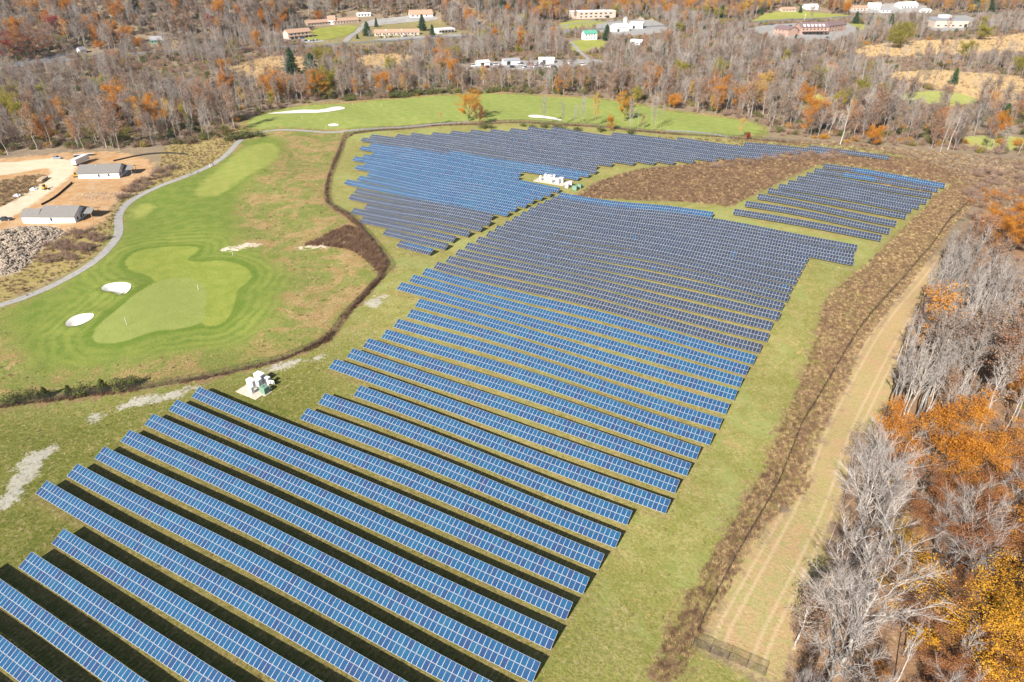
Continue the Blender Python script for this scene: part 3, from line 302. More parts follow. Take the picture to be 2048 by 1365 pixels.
M['shingle'] = mat('shingle', (0.21, 0.20, 0.19), 0.95, 0.1, 0, 0.25, 3)
M['roof_tan'] = mat('roof_tan', (0.42, 0.27, 0.195), 0.9, 0.1, 0, 0.2, 1.2)
M['roof_brown'] = mat('roof_brown', (0.20, 0.14, 0.14), 0.9, 0.1, 0, 0.25, 1.2)
M['roof_green'] = mat('roof_green', (0.10, 0.32, 0.24), 0.7, 0.2, 0, 0.15, 1)
M['roof_white'] = mat('roof_white', (0.68, 0.67, 0.66), 0.8, 0.2, 0, 0.12, 0.4)
M['roof_grey'] = mat('roof_grey', (0.30, 0.30, 0.32), 0.9, 0.1, 0, 0.2, 0.6)
M['cream'] = mat('cream', (0.52, 0.43, 0.36), 0.85, 0.2, 0, 0.12, 0.6)
M['pinkbrick'] = mat('pinkbrick', (0.44, 0.29, 0.235), 0.9, 0.1, 0, 0.18, 3)
M['glass'] = mat('glass', (0.03, 0.035, 0.045), 0.12, 0.6, 0, 0.2, 1)
M['wood'] = mat('wood', (0.50, 0.33, 0.17), 0.8, 0.2, 0, 0.3, 3)
M['dark'] = mat('dark', (0.03, 0.03, 0.03), 0.8, 0.2, 0, 0.3, 3)
M['rubber'] = mat('rubber', (0.025, 0.025, 0.027), 0.8, 0.2, 0, 0.2, 5)
M['car_dark'] = mat('car_dark', (0.035, 0.04, 0.05), 0.25, 0.6, 0, 0.1, 1)
M['car_silver'] = mat('car_silver', (0.42, 0.45, 0.48), 0.3, 0.6, 0.3, 0.1, 1)
M['car_blue'] = mat('car_blue', (0.03, 0.07, 0.20), 0.25, 0.6, 0, 0.1, 1)
M['car_red'] = mat('car_red', (0.38, 0.03, 0.02), 0.25, 0.6, 0, 0.1, 1)
M['car_white'] = mat('car_white', (0.78, 0.78, 0.78), 0.3, 0.5, 0, 0.05, 1)
M['yellow'] = mat('yellow', (0.62, 0.36, 0.02), 0.5, 0.4, 0, 0.15, 2)
M['rock'] = mat('rock', (0.35, 0.285, 0.225), 0.95, 0.1, 0, 0.35, 1.5, obj_var=0.25)
M['line'] = mat('line', (0.75, 0.73, 0.68), 0.8, 0.2, 0, 0.15, 1)
M['skin'] = mat('skin', (0.45, 0.26, 0.18), 0.6, 0.3, 0, 0.05, 5)
M['cloth_blue'] = mat('cloth_blue', (0.05, 0.10, 0.25), 0.9, 0.1, 0, 0.1, 5)
M['cloth_white'] = mat('cloth_white', (0.75, 0.75, 0.75), 0.9, 0.1, 0, 0.05, 5)
M['cloth_dark'] = mat('cloth_dark', (0.03, 0.03, 0.04), 0.9, 0.1, 0, 0.1, 5)
M['water'] = mat('water', (0.03, 0.035, 0.03), 0.08, 0.6, 0, 0.3, 0.2)
def wire_mat():
    m = bpy.data.materials.new('chain_link'); m.use_nodes = True; nt = m.node_tree; N = nt.nodes; L = nt.links; b = N['Principled BSDF']
    b.inputs['Base Color'].default_value = (0.035, 0.033, 0.03, 1); b.inputs['Roughness'].default_value = 0.6
    nz = N.new('ShaderNodeTexNoise'); nz.inputs['Scale'].default_value = 14; tc = N.new('ShaderNodeTexCoord'); L.new(tc.outputs['Object'], nz.inputs['Vector'])
    mr = N.new('ShaderNodeMapRange'); mr.inputs[1].default_value = 0.47; mr.inputs[2].default_value = 0.64; L.new(nz.outputs[0], mr.inputs[0])
    L.new(mr.outputs[0], b.inputs['Alpha'])
    return m
M['chain_link'] = wire_mat()

# ------------------------------------------------------------------ mesh helpers
def link(name, me, parent=None, loc=None):
    o = bpy.data.objects.new(name, me); C.objects.link(o)
    if parent: o.parent = parent
    if loc is not None: o.location = loc
    return o
def thing(name, label, cat, loc=(0, 0, 0), rotz=0.0, group=None):
    o = bpy.data.objects.new(name, None); C.objects.link(o); o.empty_display_size = 0.5
    o.location = loc; o.rotation_euler = (0, 0, rotz); tag(o, label, cat, group); return o
def tag(o, label, cat, group=None):
    o['label'] = label; o['category'] = cat
    if group: o['group'] = group
    return o
def kind(o, k): o['kind'] = k; return o
class MB:
    """collects polygons; build() links them as one mesh object"""
    def __init__(s): s.v = []; s.f = []; s.m = []
    def face(s, pts, mi=0):
        b = len(s.v); s.v += [tuple(p) for p in pts]; s.f.append(tuple(range(b, b + len(pts)))); s.m.append(mi)
    def box(s, x0, x1, y0, y1, z0, z1, mi=0, top=None):
        b = len(s.v); s.v += [(x0, y0, z0), (x1, y0, z0), (x1, y1, z0), (x0, y1, z0), (x0, y0, z1), (x1, y0, z1), (x1, y1, z1), (x0, y1, z1)]
        for i, q in enumerate(((0, 3, 2, 1), (4, 5, 6, 7), (0, 1, 5, 4), (1, 2, 6, 5), (2, 3, 7, 6), (3, 0, 4, 7))):
            s.f.append(tuple(b + k for k in q)); s.m.append(top if (top is not None and i == 1) else mi)
        return s
    def tube(s, p0, p1, r0, r1, n=6, mi=0):
        p0 = Vector(p0); p1 = Vector(p1); d = (p1 - p0).normalized(); a = d.orthogonal().normalized(); c = d.cross(a); b = len(s.v)
        for p, r in ((p0, r0), (p1, r1)):
            for k in range(n):
                t = 2 * math.pi * k / n; s.v.append(tuple(p + (a * math.cos(t) + c * math.sin(t)) * r))
        for k in range(n): s.f.append((b + k, b + (k + 1) % n, b + n + (k + 1) % n, b + n + k)); s.m.append(mi)
        s.f.append(tuple(b + n + k for k in range(n))); s.m.append(mi); s.f.append(tuple(b + n - 1 - k for k in range(n))); s.m.append(mi)
        return s
    def prism(s, prof, y0, y1, mi=0):
        """profile in x,z swept along y"""
        b = len(s.v); n = len(prof); s.v += [(x, y0, z) for x, z in prof] + [(x, y1, z) for x, z in prof]
        for k in range(n): s.f.append((b + k, b + n + k, b + n + (k + 1) % n, b + (k + 1) % n)); s.m.append(mi)
        s.f.append(tuple(b + k for k in range(n))); s.m.append(mi); s.f.append(tuple(b + 2 * n - 1 - k for k in range(n))); s.m.append(mi)
        return s
    def mesh(s, name, mats):
        me = bpy.data.meshes.new(name); me.from_pydata(s.v, [], s.f)
        for m in (mats if isinstance(mats, (list, tuple)) else [mats]): me.materials.append(M[m] if isinstance(m, str) else m)
        me.polygons.foreach_set('material_index', s.m); me.update(); return me
    def build(s, name, mats, parent=None, loc=None): return link(name, s.mesh(name, mats), parent, loc)
def np_mesh(name, V, F, mats, mi=None, smooth=False):
    """V (n,3), F list of (k,m) index arrays with the same m per array"""
    me = bpy.data.meshes.new(name); V = np.asarray(V, np.float32)
    Fs = F if isinstance(F, list) else [F]
    Fs = [np.asarray(f, np.int32) for f in Fs if len(f)]
    lens = np.concatenate([np.full(len(f), f.shape[1], np.int32) for f in Fs]); loops = np.concatenate([f.ravel() for f in Fs])
    me.vertices.add(len(V)); me.vertices.foreach_set('co', V.ravel())
    me.loops.add(len(loops)); me.loops.foreach_set('vertex_index', loops)
    me.polygons.add(len(lens)); st = np.zeros(len(lens), np.int32); st[1:] = np.cumsum(lens)[:-1]
    me.polygons.foreach_set('loop_start', st); me.polygons.foreach_set('loop_total', lens)
    if mi is not None: me.polygons.foreach_set('material_index', np.asarray(mi, np.int32))
    if smooth: me.polygons.foreach_set('use_smooth', np.ones(len(lens), bool))
    for m in (mats if isinstance(mats, (list, tuple)) else [mats]): me.materials.append(M[m] if isinstance(m, str) else m)
    me.update(calc_edges=True); me.validate(); return me
SM = {k: chaikin(v, 1 if k in ('compound', 'golf', 'dirt', 'lotA', 'lotA2', 'lotA3', 'lotB', 'lotC', 'lotD', 'lotE') else 2) for k, v in AREA.items()}

BUNKERS += [SM[k] for k in ('bunkA', 'bunkB')]
# ------------------------------------------------------------------ ground: one sheet out to the horizon
xs = np.concatenate([[-7000, -4000, -2500, -1800], np.arange(-1400, -460, 20), np.arange(-460, -270, 5), np.arange(-270, 300, 1.7), np.arange(300, 640, 6), np.arange(640, 1400, 20), [1800, 2500, 4000, 7000]])
ys = np.concatenate([[-1500, -600, -250, -120, -60], np.arange(-20, 40, 5), np.arange(40, 300, 1.5), np.arange(300, 440, 1.9), np.arange(440, 660, 4), np.arange(660, 1400, 9), [1450, 1600, 2000, 3000, 4500, 7000]])
GX, GY = np.meshgrid(xs, ys); gx, gy = GX.ravel(), GY.ravel(); gz = terrain(gx, gy)
nx, ny = len(xs), len(ys); ii = np.arange(nx * ny).reshape(ny, nx)
quads = np.stack([ii[:-1, :-1], ii[:-1, 1:], ii[1:, 1:], ii[1:, :-1]], -1).reshape(-1, 4)

gm = bpy.data.materials.new('ground'); gm.use_nodes = True
gN = gm.node_tree.nodes; gL = gm.node_tree.links; gB = gN['Principled BSDF']; gB.inputs['Roughness'].default_value = 0.95; gB.inputs['Specular IOR Level'].default_value = 0.1
gT = gN.new('ShaderNodeTexCoord')
def gnoise(scale, detail=6, dist=0.0, rough=0.6):
    n = gN.new('ShaderNodeTexNoise'); n.inputs['Scale'].default_value = scale; n.inputs['Detail'].default_value = detail; n.inputs['Distortion'].default_value = dist; n.inputs['Roughness'].default_value = rough
    gL.new(gT.outputs['Object'], n.inputs['Vector']); return n.outputs[0]
def gmath(op, a, b=None, c=None):
    n = gN.new('ShaderNodeMath'); n.operation = op
    for i, v in enumerate((a, b, c)):
        if v is None: continue
        if isinstance(v, (int, float)): n.inputs[i].default_value = v
        else: gL.new(v, n.inputs[i])
    return n.outputs[0]
def gramp(v, a, b, lo=0.0, hi=1.0):
    n = gN.new('ShaderNodeMapRange'); n.inputs[1].default_value = a; n.inputs[2].default_value = b; n.inputs[3].default_value = lo; n.inputs[4].default_value = hi
    gL.new(v, n.inputs[0]); return n.outputs[0]
def gmix(f, a, b):
    n = gN.new('ShaderNodeMix'); n.data_type = 'RGBA'
    if isinstance(f, (int, float)): n.inputs[0].default_value = f
    else: gL.new(f, n.inputs[0])
    for i, v in ((6, a), (7, b)):
        if isinstance(v, tuple): n.inputs[i].default_value = v + (1,)
        else: gL.new(v, n.inputs[i])
    return n.outputs[2]
nF = gnoise(1.7, 8, 0.3, 0.8); nM = gnoise(0.22, 6, 0.4, 0.6); nL = gnoise(0.035, 5, 0.6, 0.6); nX = gnoise(0.9, 5, 1.0, 0.7)
fF = gramp(nF, 0.42, 0.58); fM = gramp(nM, 0.40, 0.60); fL = gramp(nL, 0.38, 0.62); fX = gramp(nX, 0.38, 0.62)
attrs = {}
def attr(name):
    if name not in attrs:
        attrs[name] = 1
        n = gN.new('ShaderNodeAttribute'); n.attribute_name = name; return n.outputs['Fac']
def layer(base, area, c1, c2, c3, soft=0.5, rag=1.0, k3=0.5, amount=1.0):
    """paint an area: two colours by broad noise, a third by fine noise, ragged edge"""
    a = attr(area)
    e = gmath('MULTIPLY_ADD', gmath('SUBTRACT', gmath('MULTIPLY_ADD', fX, 0.5, gmath('MULTIPLY', fM, 0.5)), 0.5), rag * 2, gmath('MULTIPLY', a, -1.0))
    f = gramp(e, -soft, soft, 0, amount)
    col = gmix(gmath('MULTIPLY', fF, k3), gmix(fM, c1, c2), c3)
    return gmix(f, base, col), a, f
# leaf litter and dead grass of the woods
g = gmix(gmath('MULTIPLY', fF, 0.6), gmix(fM, (0.225, 0.168, 0.118), (0.295, 0.232, 0.168)), (0.14, 0.105, 0.072))
g = gmix(gmath('MULTIPLY', fL, 0.45), g, (0.25, 0.19, 0.10))
g, _, _ = layer(g, 'litter', (0.27, 0.16, 0.09), (0.33, 0.22, 0.135), (0.18, 0.10, 0.055), 2, 3, 0.7)
for a in ('reeds', 'reedsB', 'reedsC', 'reedsD'): g, _, _ = layer(g, a, (0.42, 0.30, 0.16), (0.48, 0.36, 0.22), (0.32, 0.215, 0.115), 9, 22, 0.6)
# rough of the golf course
g, _, _ = layer(g, 'golf', (0.180, 0.200, 0.048), (0.27, 0.25, 0.085), (0.095, 0.122, 0.026), 1.2, 2.0, 0.75)
blot = gmath('MULTIPLY', gramp(gnoise(0.06, 8, 1.2, 0.72), 0.455, 0.53), 0.95)
ga = attr('golf2')
g = gmix(gmath('MULTIPLY', blot, gramp(ga, -2, 2, 1, 0)), g, gmix(fF, gmix(fM, (0.34, 0.23, 0.10), (0.43, 0.31, 0.155)), (0.21, 0.135, 0.058)))
gd = gmath('MULTIPLY', gramp(gnoise(0.075, 8, 2.0, 0.72), 0.53, 0.62), 0.7)
g = gmix(gmath('MULTIPLY', gd, gramp(ga, -2, 2, 1, 0)), g, gmix(fF, (0.135, 0.165, 0.035), (0.20, 0.215, 0.06)))
g, _, _ = layer(g, 'bank', (0.36, 0.28, 0.12), (0.30, 0.26, 0.085), (0.22, 0.16, 0.07), 1.5, 3.0, 0.7)
g, aM, fMown = layer(g, 'mown', (0.130, 0.180, 0.032), (0.19, 0.22, 0.046), (0.095, 0.145, 0.025), 4.0, 4.0, 0.5)
aG = attr('greenring')
stripe = gmath('SINE', gmath('MULTIPLY', gmath('MULTIPLY_ADD', nL, 9.0, aG), 1.9))
g = gmix(gmath('MULTIPLY', fMown, gmath('MULTIPLY', gramp(stripe, -0.9, 0.9, 0.0, 0.6), gmath('MULTIPLY', gramp(aG, 10.0, 24.0, 1.0, 0.12), gramp(nL, 0.34, 0.60, 0.25, 1.0)))), g, (0.235, 0.26, 0.055))
darkring = gramp(aG, 0.3, 4.0, 0.62, 0.0)
g = gmix(gmath('MULTIPLY', fMown, gmath('MULTIPLY', darkring, gramp(aG, -0.6, 0.3))), g, (0.085, 0.145, 0.016))
g, _, fFar = layer(g, 'fargolf', (0.21, 0.255, 0.062), (0.29, 0.30, 0.095), (0.165, 0.215, 0.045), 1.5, 1.5, 0.45)
for a in ('tee', 'fairway'): g, _, fFw = layer(g, a, (0.24, 0.26, 0.062), (0.285, 0.29, 0.078), (0.20, 0.225, 0.048), 1.6, 1.0, 0.4)
gsep = gN.new('ShaderNodeSeparateXYZ'); gL.new(gT.outputs['Object'], gsep.inputs[0])
band = gmath('SINE', gmath('MULTIPLY', gmath('ADD', gmath('MULTIPLY_ADD', gsep.outputs[0], 0.72, gmath('MULTIPLY', gsep.outputs[1], 0.38)), gmath('MULTIPLY', nL, 10.0)), 1.15))
g = gmix(gmath('MULTIPLY', gramp(band, -0.7, 0.7, 0.0, 0.30), gmath('MAXIMUM', fFar, fFw)), g, (0.19, 0.25, 0.05))
g, _, _ = layer(g, 'approach', (0.195, 0.235, 0.042), (0.245, 0.27, 0.056), (0.165, 0.205, 0.034), 0.35, 0.25, 0.4)
g, _, _ = layer(g, 'green', (0.215, 0.250, 0.066), (0.24, 0.268, 0.074), (0.195, 0.230, 0.056), 0.3, 0.15, 0.35)
for a in ('golfB', 'golfC', 'golfD'): g, _, _ = layer(g, a, (0.30, 0.32, 0.09), (0.37, 0.36, 0.12), (0.24, 0.27, 0.07), 2, 2, 0.35)
# lawn of the fenced solar field: lush and dry patches
g, _, fC = layer(g, 'compound', (0.235, 0.228, 0.062), (0.32, 0.29, 0.105), (0.125, 0.135, 0.032), 0.8, 0.8, 0.7)
g = gmix(gmath('MULTIPLY', fC, gmath('MULTIPLY', gramp(gnoise(0.10, 6, 1.2, 0.7), 0.52, 0.70), 0.7)), g, gmix(fF, (0.38, 0.28, 0.12), (0.27, 0.18, 0.08)))
g = gmix(gmath('MULTIPLY', fC, gmath('MULTIPLY', gramp(gnoise(0.055, 5, 0.8, 0.6), 0.50, 0.64), 0.6)), g, gmix(fF, (0.20, 0.255, 0.072), (0.29, 0.315, 0.115)))
g, _, _ = layer(g, 'dimLawnL', (0.122, 0.134, 0.024), (0.185, 0.176, 0.042), (0.045, 0.060, 0.010), 14, 10, 0.75, 0.92)  # darker olive lawn; dim foreground and row shade partly put into its colour
g = gmix(gmath('MULTIPLY', fC, gmath('MULTIPLY', gramp(gnoise(0.8, 8, 0.6, 0.8), 0.53, 0.63), 0.6)), g, gmix(fM, (0.36, 0.28, 0.14), (0.42, 0.33, 0.19)))
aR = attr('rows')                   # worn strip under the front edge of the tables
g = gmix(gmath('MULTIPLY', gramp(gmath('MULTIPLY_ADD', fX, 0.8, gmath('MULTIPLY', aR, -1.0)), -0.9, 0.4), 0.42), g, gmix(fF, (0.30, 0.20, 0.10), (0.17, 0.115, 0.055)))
# dry brush ground
for a in ('island', 'mound', 'hedge', 'brushR'): g, _, fBr = layer(g, a, (0.185, 0.112, 0.065), (0.26, 0.17, 0.095), (0.11, 0.066, 0.038), 1.4, 3.0, 0.7)
g = gmix(gmath('MULTIPLY', fBr, gmath('MULTIPLY', gramp(gnoise(0.09, 6, 1.0, 0.7), 0.46, 0.58), 0.8)), g, gmix(fF, (0.26, 0.205, 0.075), (0.15, 0.13, 0.04)))
g, _, fTn = layer(g, 'tan', (0.37, 0.235, 0.125), (0.34, 0.24, 0.11), (0.46, 0.32, 0.185), 1.4, 2.5, 0.6)
g = gmix(gmath('MULTIPLY', fTn, gmath('MULTIPLY', gramp(gmath('MULTIPLY_ADD', nL, 60.0, gsep.outputs[1]), 120.0, 230.0, 0.85, 0.25), gramp(gnoise(0.15, 6, 1.0, 0.7), 0.40, 0.56))), g, gmix(fF, (0.26, 0.255, 0.085), (0.36, 0.30, 0.145)))
aTn = attr('track_lines'); rut = gmath('MINIMUM', gmath('ABSOLUTE', gmath('SUBTRACT', gmath('ABSOLUTE', gmath('SUBTRACT', aTn, 3.3)), 0.9)), gmath('ABSOLUTE', gmath('SUBTRACT', gmath('ABSOLUTE', gmath('SUBTRACT', aTn, 8.6)), 0.9)))
g = gmix(gmath('MULTIPLY', fTn, gmath('MULTIPLY', gramp(rut, 0.1, 0.5, 1, 0), 0.4)), g, (0.54, 0.40, 0.27))
# building site
g, _, _ = layer(g, 'dirt', (0.43, 0.25, 0.115), (0.50, 0.36, 0.22), (0.32, 0.165, 0.065), 1.2, 2.5, 0.7)
g, _, _ = layer(g, 'track', (0.60, 0.51, 0.385), (0.55, 0.45, 0.325), (0.47, 0.36, 0.24), 0.8, 1.2, 0.5)
g, _, _ = layer(g, 'rubble', (0.52, 0.44, 0.36), (0.60, 0.50, 0.40), (0.34, 0.27, 0.20), 1.0, 2.0, 0.8)
for a in ('bareA', 'bareB'): g, _, _ = layer(g, a, (0.62, 0.52, 0.40), (0.70, 0.62, 0.52), (0.42, 0.33, 0.23), 0.6, 2.0, 0.6)
for a in ('cliff', 'cliffB'): g, _, _ = layer(g, a, (0.66, 0.58, 0.48), (0.72, 0.66, 0.58), (0.36, 0.26, 0.17), 4, 14, 0.6)
for a in ('graA', 'graB', 'graC', 'graD', 'graE'): g, _, _ = layer(g, a, (0.40, 0.39, 0.37), (0.48, 0.46, 0.43), (0.30, 0.26, 0.20), 0.5, 2.2, 0.5, 0.7)
g, _, _ = layer(g, 'lawnJ', (0.24, 0.20, 0.08), (0.31, 0.26, 0.12), (0.15, 0.13, 0.05), 3, 5, 0.6)
g, _, _ = layer(g, 'siteBank', (0.24, 0.165, 0.09), (0.34, 0.25, 0.13), (0.14, 0.10, 0.055), 1.2, 3, 0.7)
for a in ('lotAgrass', 'lawnF', 'lawnG', 'lawnH', 'lawnI'): g, _, _ = layer(g, a, (0.26, 0.28, 0.05), (0.33, 0.31, 0.09), (0.20, 0.23, 0.04), 2, 2, 0.4)
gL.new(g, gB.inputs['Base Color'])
gb = gN.new('ShaderNodeBump'); gb.inputs['Strength'].default_value = 0.7; gb.inputs['Distance'].default_value = 0.35
gL.new(gmath('MULTIPLY_ADD', nF, 0.45, gmath('MULTIPLY', nX, 0.8)), gb.inputs['Height']); gL.new(gb.outputs[0], gB.inputs['Normal'])

TH = math.radians(NORTH); nv = np.array([math.cos(TH), math.sin(TH)]); tv = np.array([math.sin(TH), -math.cos(TH)])
gme = np_mesh('ground', np.stack([gx, gy, gz], 1), quads, gm, smooth=True)
def put(name, val):
    a = gme.attributes.new(name, 'FLOAT', 'POINT'); a.data.foreach_set('value', np.asarray(val, np.float32))
def ribbon_dist(P, x, y, half):
    d = np.full(x.shape, 1e9); P = np.asarray(P, float)
    for i in range(len(P) - 1):
        x0, y0 = P[i]; x1, y1 = P[i + 1]; ex, ey = x1 - x0, y1 - y0; q = ex * ex + ey * ey + 1e-9
        t = np.clip(((x - x0) * ex + (y - y0) * ey) / q, 0, 1); d = np.minimum(d, (x - x0 - t * ex) ** 2 + (y - y0 - t * ey) ** 2)
    return np.sqrt(d) - half
for nm in attrs:
    if nm in SM: put(nm, sdf(SM[nm], gx, gy))
    elif nm == 'golf2': put(nm, sdf(SM['golf'], gx, gy))
    elif nm == 'greenring': put(nm, np.minimum(sdf(SM['green'], gx, gy, 60), sdf(SM['approach'], gx, gy, 60)))
    elif nm == 'hedge': put(nm, ribbon_dist(FENCE_L, gx, gy, 0.9))
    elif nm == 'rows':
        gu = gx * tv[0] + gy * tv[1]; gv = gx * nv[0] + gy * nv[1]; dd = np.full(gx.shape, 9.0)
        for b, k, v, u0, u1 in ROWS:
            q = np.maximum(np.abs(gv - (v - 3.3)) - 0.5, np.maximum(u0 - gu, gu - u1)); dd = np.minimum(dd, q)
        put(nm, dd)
    elif nm == 'track_lines':
        ctr = chaikin([(FENCE_R[i][0] + 8 - (i < 4) * 1, FENCE_R[i][1] - 2) for i in range(2, len(FENCE_R))], 2, False)
        d0 = ribbon_dist(ctr, gx, gy, 0); put(nm, d0)
ground = kind(link('ground', gme), 'structure')

# ------------------------------------------------------------------ sheets laid on the ground
def ribbon(name, P, w, m, lift=0.05, smooth=2, thick=0.0):
    P = chaikin(P, smooth, False); seg = np.hypot(*np.diff(P, axis=0).T); s = np.concatenate([[0], np.cumsum(seg)])
    q = np.arange(0, s[-1], 1.6); P = np.stack([np.interp(q, s, P[:, 0]), np.interp(q, s, P[:, 1])], 1)
    d = np.gradient(P, axis=0); d /= np.hypot(d[:, 0], d[:, 1])[:, None]; nn = np.stack([-d[:, 1], d[:, 0]], 1)
    cols = np.linspace(-0.5, 0.5, max(3, int(w / 1.5) + 1)); V = []
    for c in cols:
        wob = 0.06 * np.sin(q * 0.7 + c * 9) * (abs(c) == 0.5); Q = P + nn * (c * w + wob)[:, None]; V.append(np.column_stack([Q, terrain(Q[:, 0], Q[:, 1]) + lift]))
    k = len(cols); n = len(P); V = np.stack(V, 1).reshape(-1, 3); I = np.arange(n * k).reshape(n, k)
    F = np.stack([I[:-1, :-1], I[:-1, 1:], I[1:, 1:], I[1:, :-1]], -1).reshape(-1, 4)
    return kind(link(name, np_mesh(name, V, F[:, ::-1], m)), 'structure')
def patch(name, P, m, lift=0.05, step=2.0, dish=0.0):
    """filled outline draped on the terrain"""
    P = np.asarray(P, float); A = [Vector(p) for p in P]
    X, Y = np.meshgrid(np.arange(P[:, 0].min(), P[:, 0].max(), step), np.arange(P[:, 1].min(), P[:, 1].max(), step)); X, Y = X.ravel(), Y.ravel()
    d = sdf(P, X, Y); ok = d < -0.35 * step; pts = A + [Vector((a, b)) for a, b in zip(X[ok], Y[ok])]
    n = len(A); v, e, f, *_ = geometry.delaunay_2d_cdt(pts, [(i, (i + 1) % n) for i in range(n)], [list(range(n))], 1, 1e-4)
    V = np.array([(p.x, p.y) for p in v]); z = terrain(V[:, 0], V[:, 1]) + lift
    V = np.column_stack([V, z]); me = bpy.data.meshes.new(name); me.from_pydata(V.tolist(), [], [list(t) for t in f]); me.materials.append(M[m]); me.update()
    if me.polygons and me.polygons[0].normal.z < 0: me.flip_normals()
    return kind(link(name, me), 'structure')
for nm, (P, w) in PATHS.items():
    far = nm not in ('cart_path', 'cart_path.b')
    ribbon(nm.replace('.b', ''), P, w, 'path' if not far else ('lot' if nm in ('motel_drive', 'farm_lane', 'office_drive') else 'asphalt'), 0.25 if far else 0.06)
hw = chaikin(PATHS['highway'][0], 2, False)
ribbon('road_marking', hw, 0.35, 'line', 0.32, 0)
for nm in ('bunkA', 'bunkB', 'bunkC', 'bunkD', 'bunkE'): patch('sand_bunker', SM[nm], 'sand', 0.16 if nm in ('bunkA', 'bunkB') else 0.25, 0.8)
for nm in ('lotA', 'lotA2', 'lotA3', 'lotB', 'lotC', 'lotD', 'lotE'): patch('parking_lot', SM[nm], 'lot', 0.16, 6)
patch('yard', SM['yard'], 'lot', 0.12, 5); patch('parking_lot', SM['lot0'], 'asphalt', 0.14, 5)
patch('pond', SM['pond'], 'water', 0.08, 5)
M['turf'] = mat('turf', (0.28, 0.29, 0.06), 0.95, 0.1, 0, 0.3, 0.1)
patch('lawn', SM['lotAgrass'], 'turf', 0.24, 6)

# ------------------------------------------------------------------ solar rows
PW, PL, TILT = 0.985, 1.625, math.radians(25)
STEP, GAP = 1.005, 0.035
CH = 2 * PL + GAP
ORD = 'zeroth first second third fourth fifth sixth seventh eighth ninth tenth eleventh twelfth thirteenth fourteenth fifteenth sixteenth seventeenth eighteenth nineteenth twentieth'.split()
def ordinal(k):
    if k <= 20: return ORD[k]
    return {2: 'twenty-', 3: 'thirty-'}[k // 10] + ORD[k % 10] if k % 10 else {30: 'thirtieth'}[k]
def panel_arrays():
    w, l, t, fw = PW / 2, PL / 2, 0.04, 0.030
    V = [(-w, -l, -t), (w, -l, -t), (w, l, -t), (-w, l, -t), (-w, -l, 0), (w, -l, 0), (w, l, 0), (-w, l, 0), (-w + fw, -l + fw, -0.004), (w - fw, -l + fw, -0.004), (w - fw, l - fw, -0.004), (-w + fw, l - fw, -0.004)]
    F = [(0, 3, 2, 1), (0, 1, 5, 4), (1, 2, 6, 5), (2, 3, 7, 6), (3, 0, 4, 7), (4, 5, 9, 8), (5, 6, 10, 9), (6, 7, 11, 10), (7, 4, 8, 11), (8, 9, 10, 11)]
    return np.array(V), np.array(F), np.array([0] * 9 + [1])
PV, PF, PM = panel_arrays()
mesh_blue = np_mesh('panel', PV, PF, ['panel_frame', 'panel_blue'], PM); mesh_grey = np_mesh('panel', PV, PF, ['panel_frame', 'panel_grey'], PM)
def is_blue(block, k, q, half):
    """module colour: q position along the row 0..1, half 1 = upper module"""
    if block == 'front': return k <= 13 or k == 28 or rng.random() < 0.004
    if block == 'mound': return (k == 10 and q > 0.26) or (k == 9 and 0.24 < q < 0.5) or rng.random() < 0.004
    if k == 1: return half == 1 and 0.18 < q < 0.95
    return 8 <= k <= 17 or (k == 18 and q > 0.42) or rng.random() < 0.003
def row_label(block, k, blue):
    c = 'blue' if blue else 'dark grey blue'
    if block == 'front':
        if k < 0: return 'long blue solar row, %s south of the near white cabinet pad' % ordinal(-k)
        if k == 28: return 'bright blue short back row of the large middle field against brown brush'
        return '%s solar row, %s beyond the near white cabinet pad' % (c, ordinal(k))
    if block == 'mound':
        if k == 10: return 'rear row of the small right field, bright blue on most of its length'
        if k == 9: return 'second to last row of the small right field with a blue middle stretch'
        return 'dark grey blue solar row, %s of the small right field from its front' % ordinal(k)
    if k == 1: return 'shortest solar row with blue upper modules beside the grass track'
    return '%s solar row of the far left field, %s beyond the shortest row' % (c if k != 18 else 'half grey half blue', ordinal(k - 1))
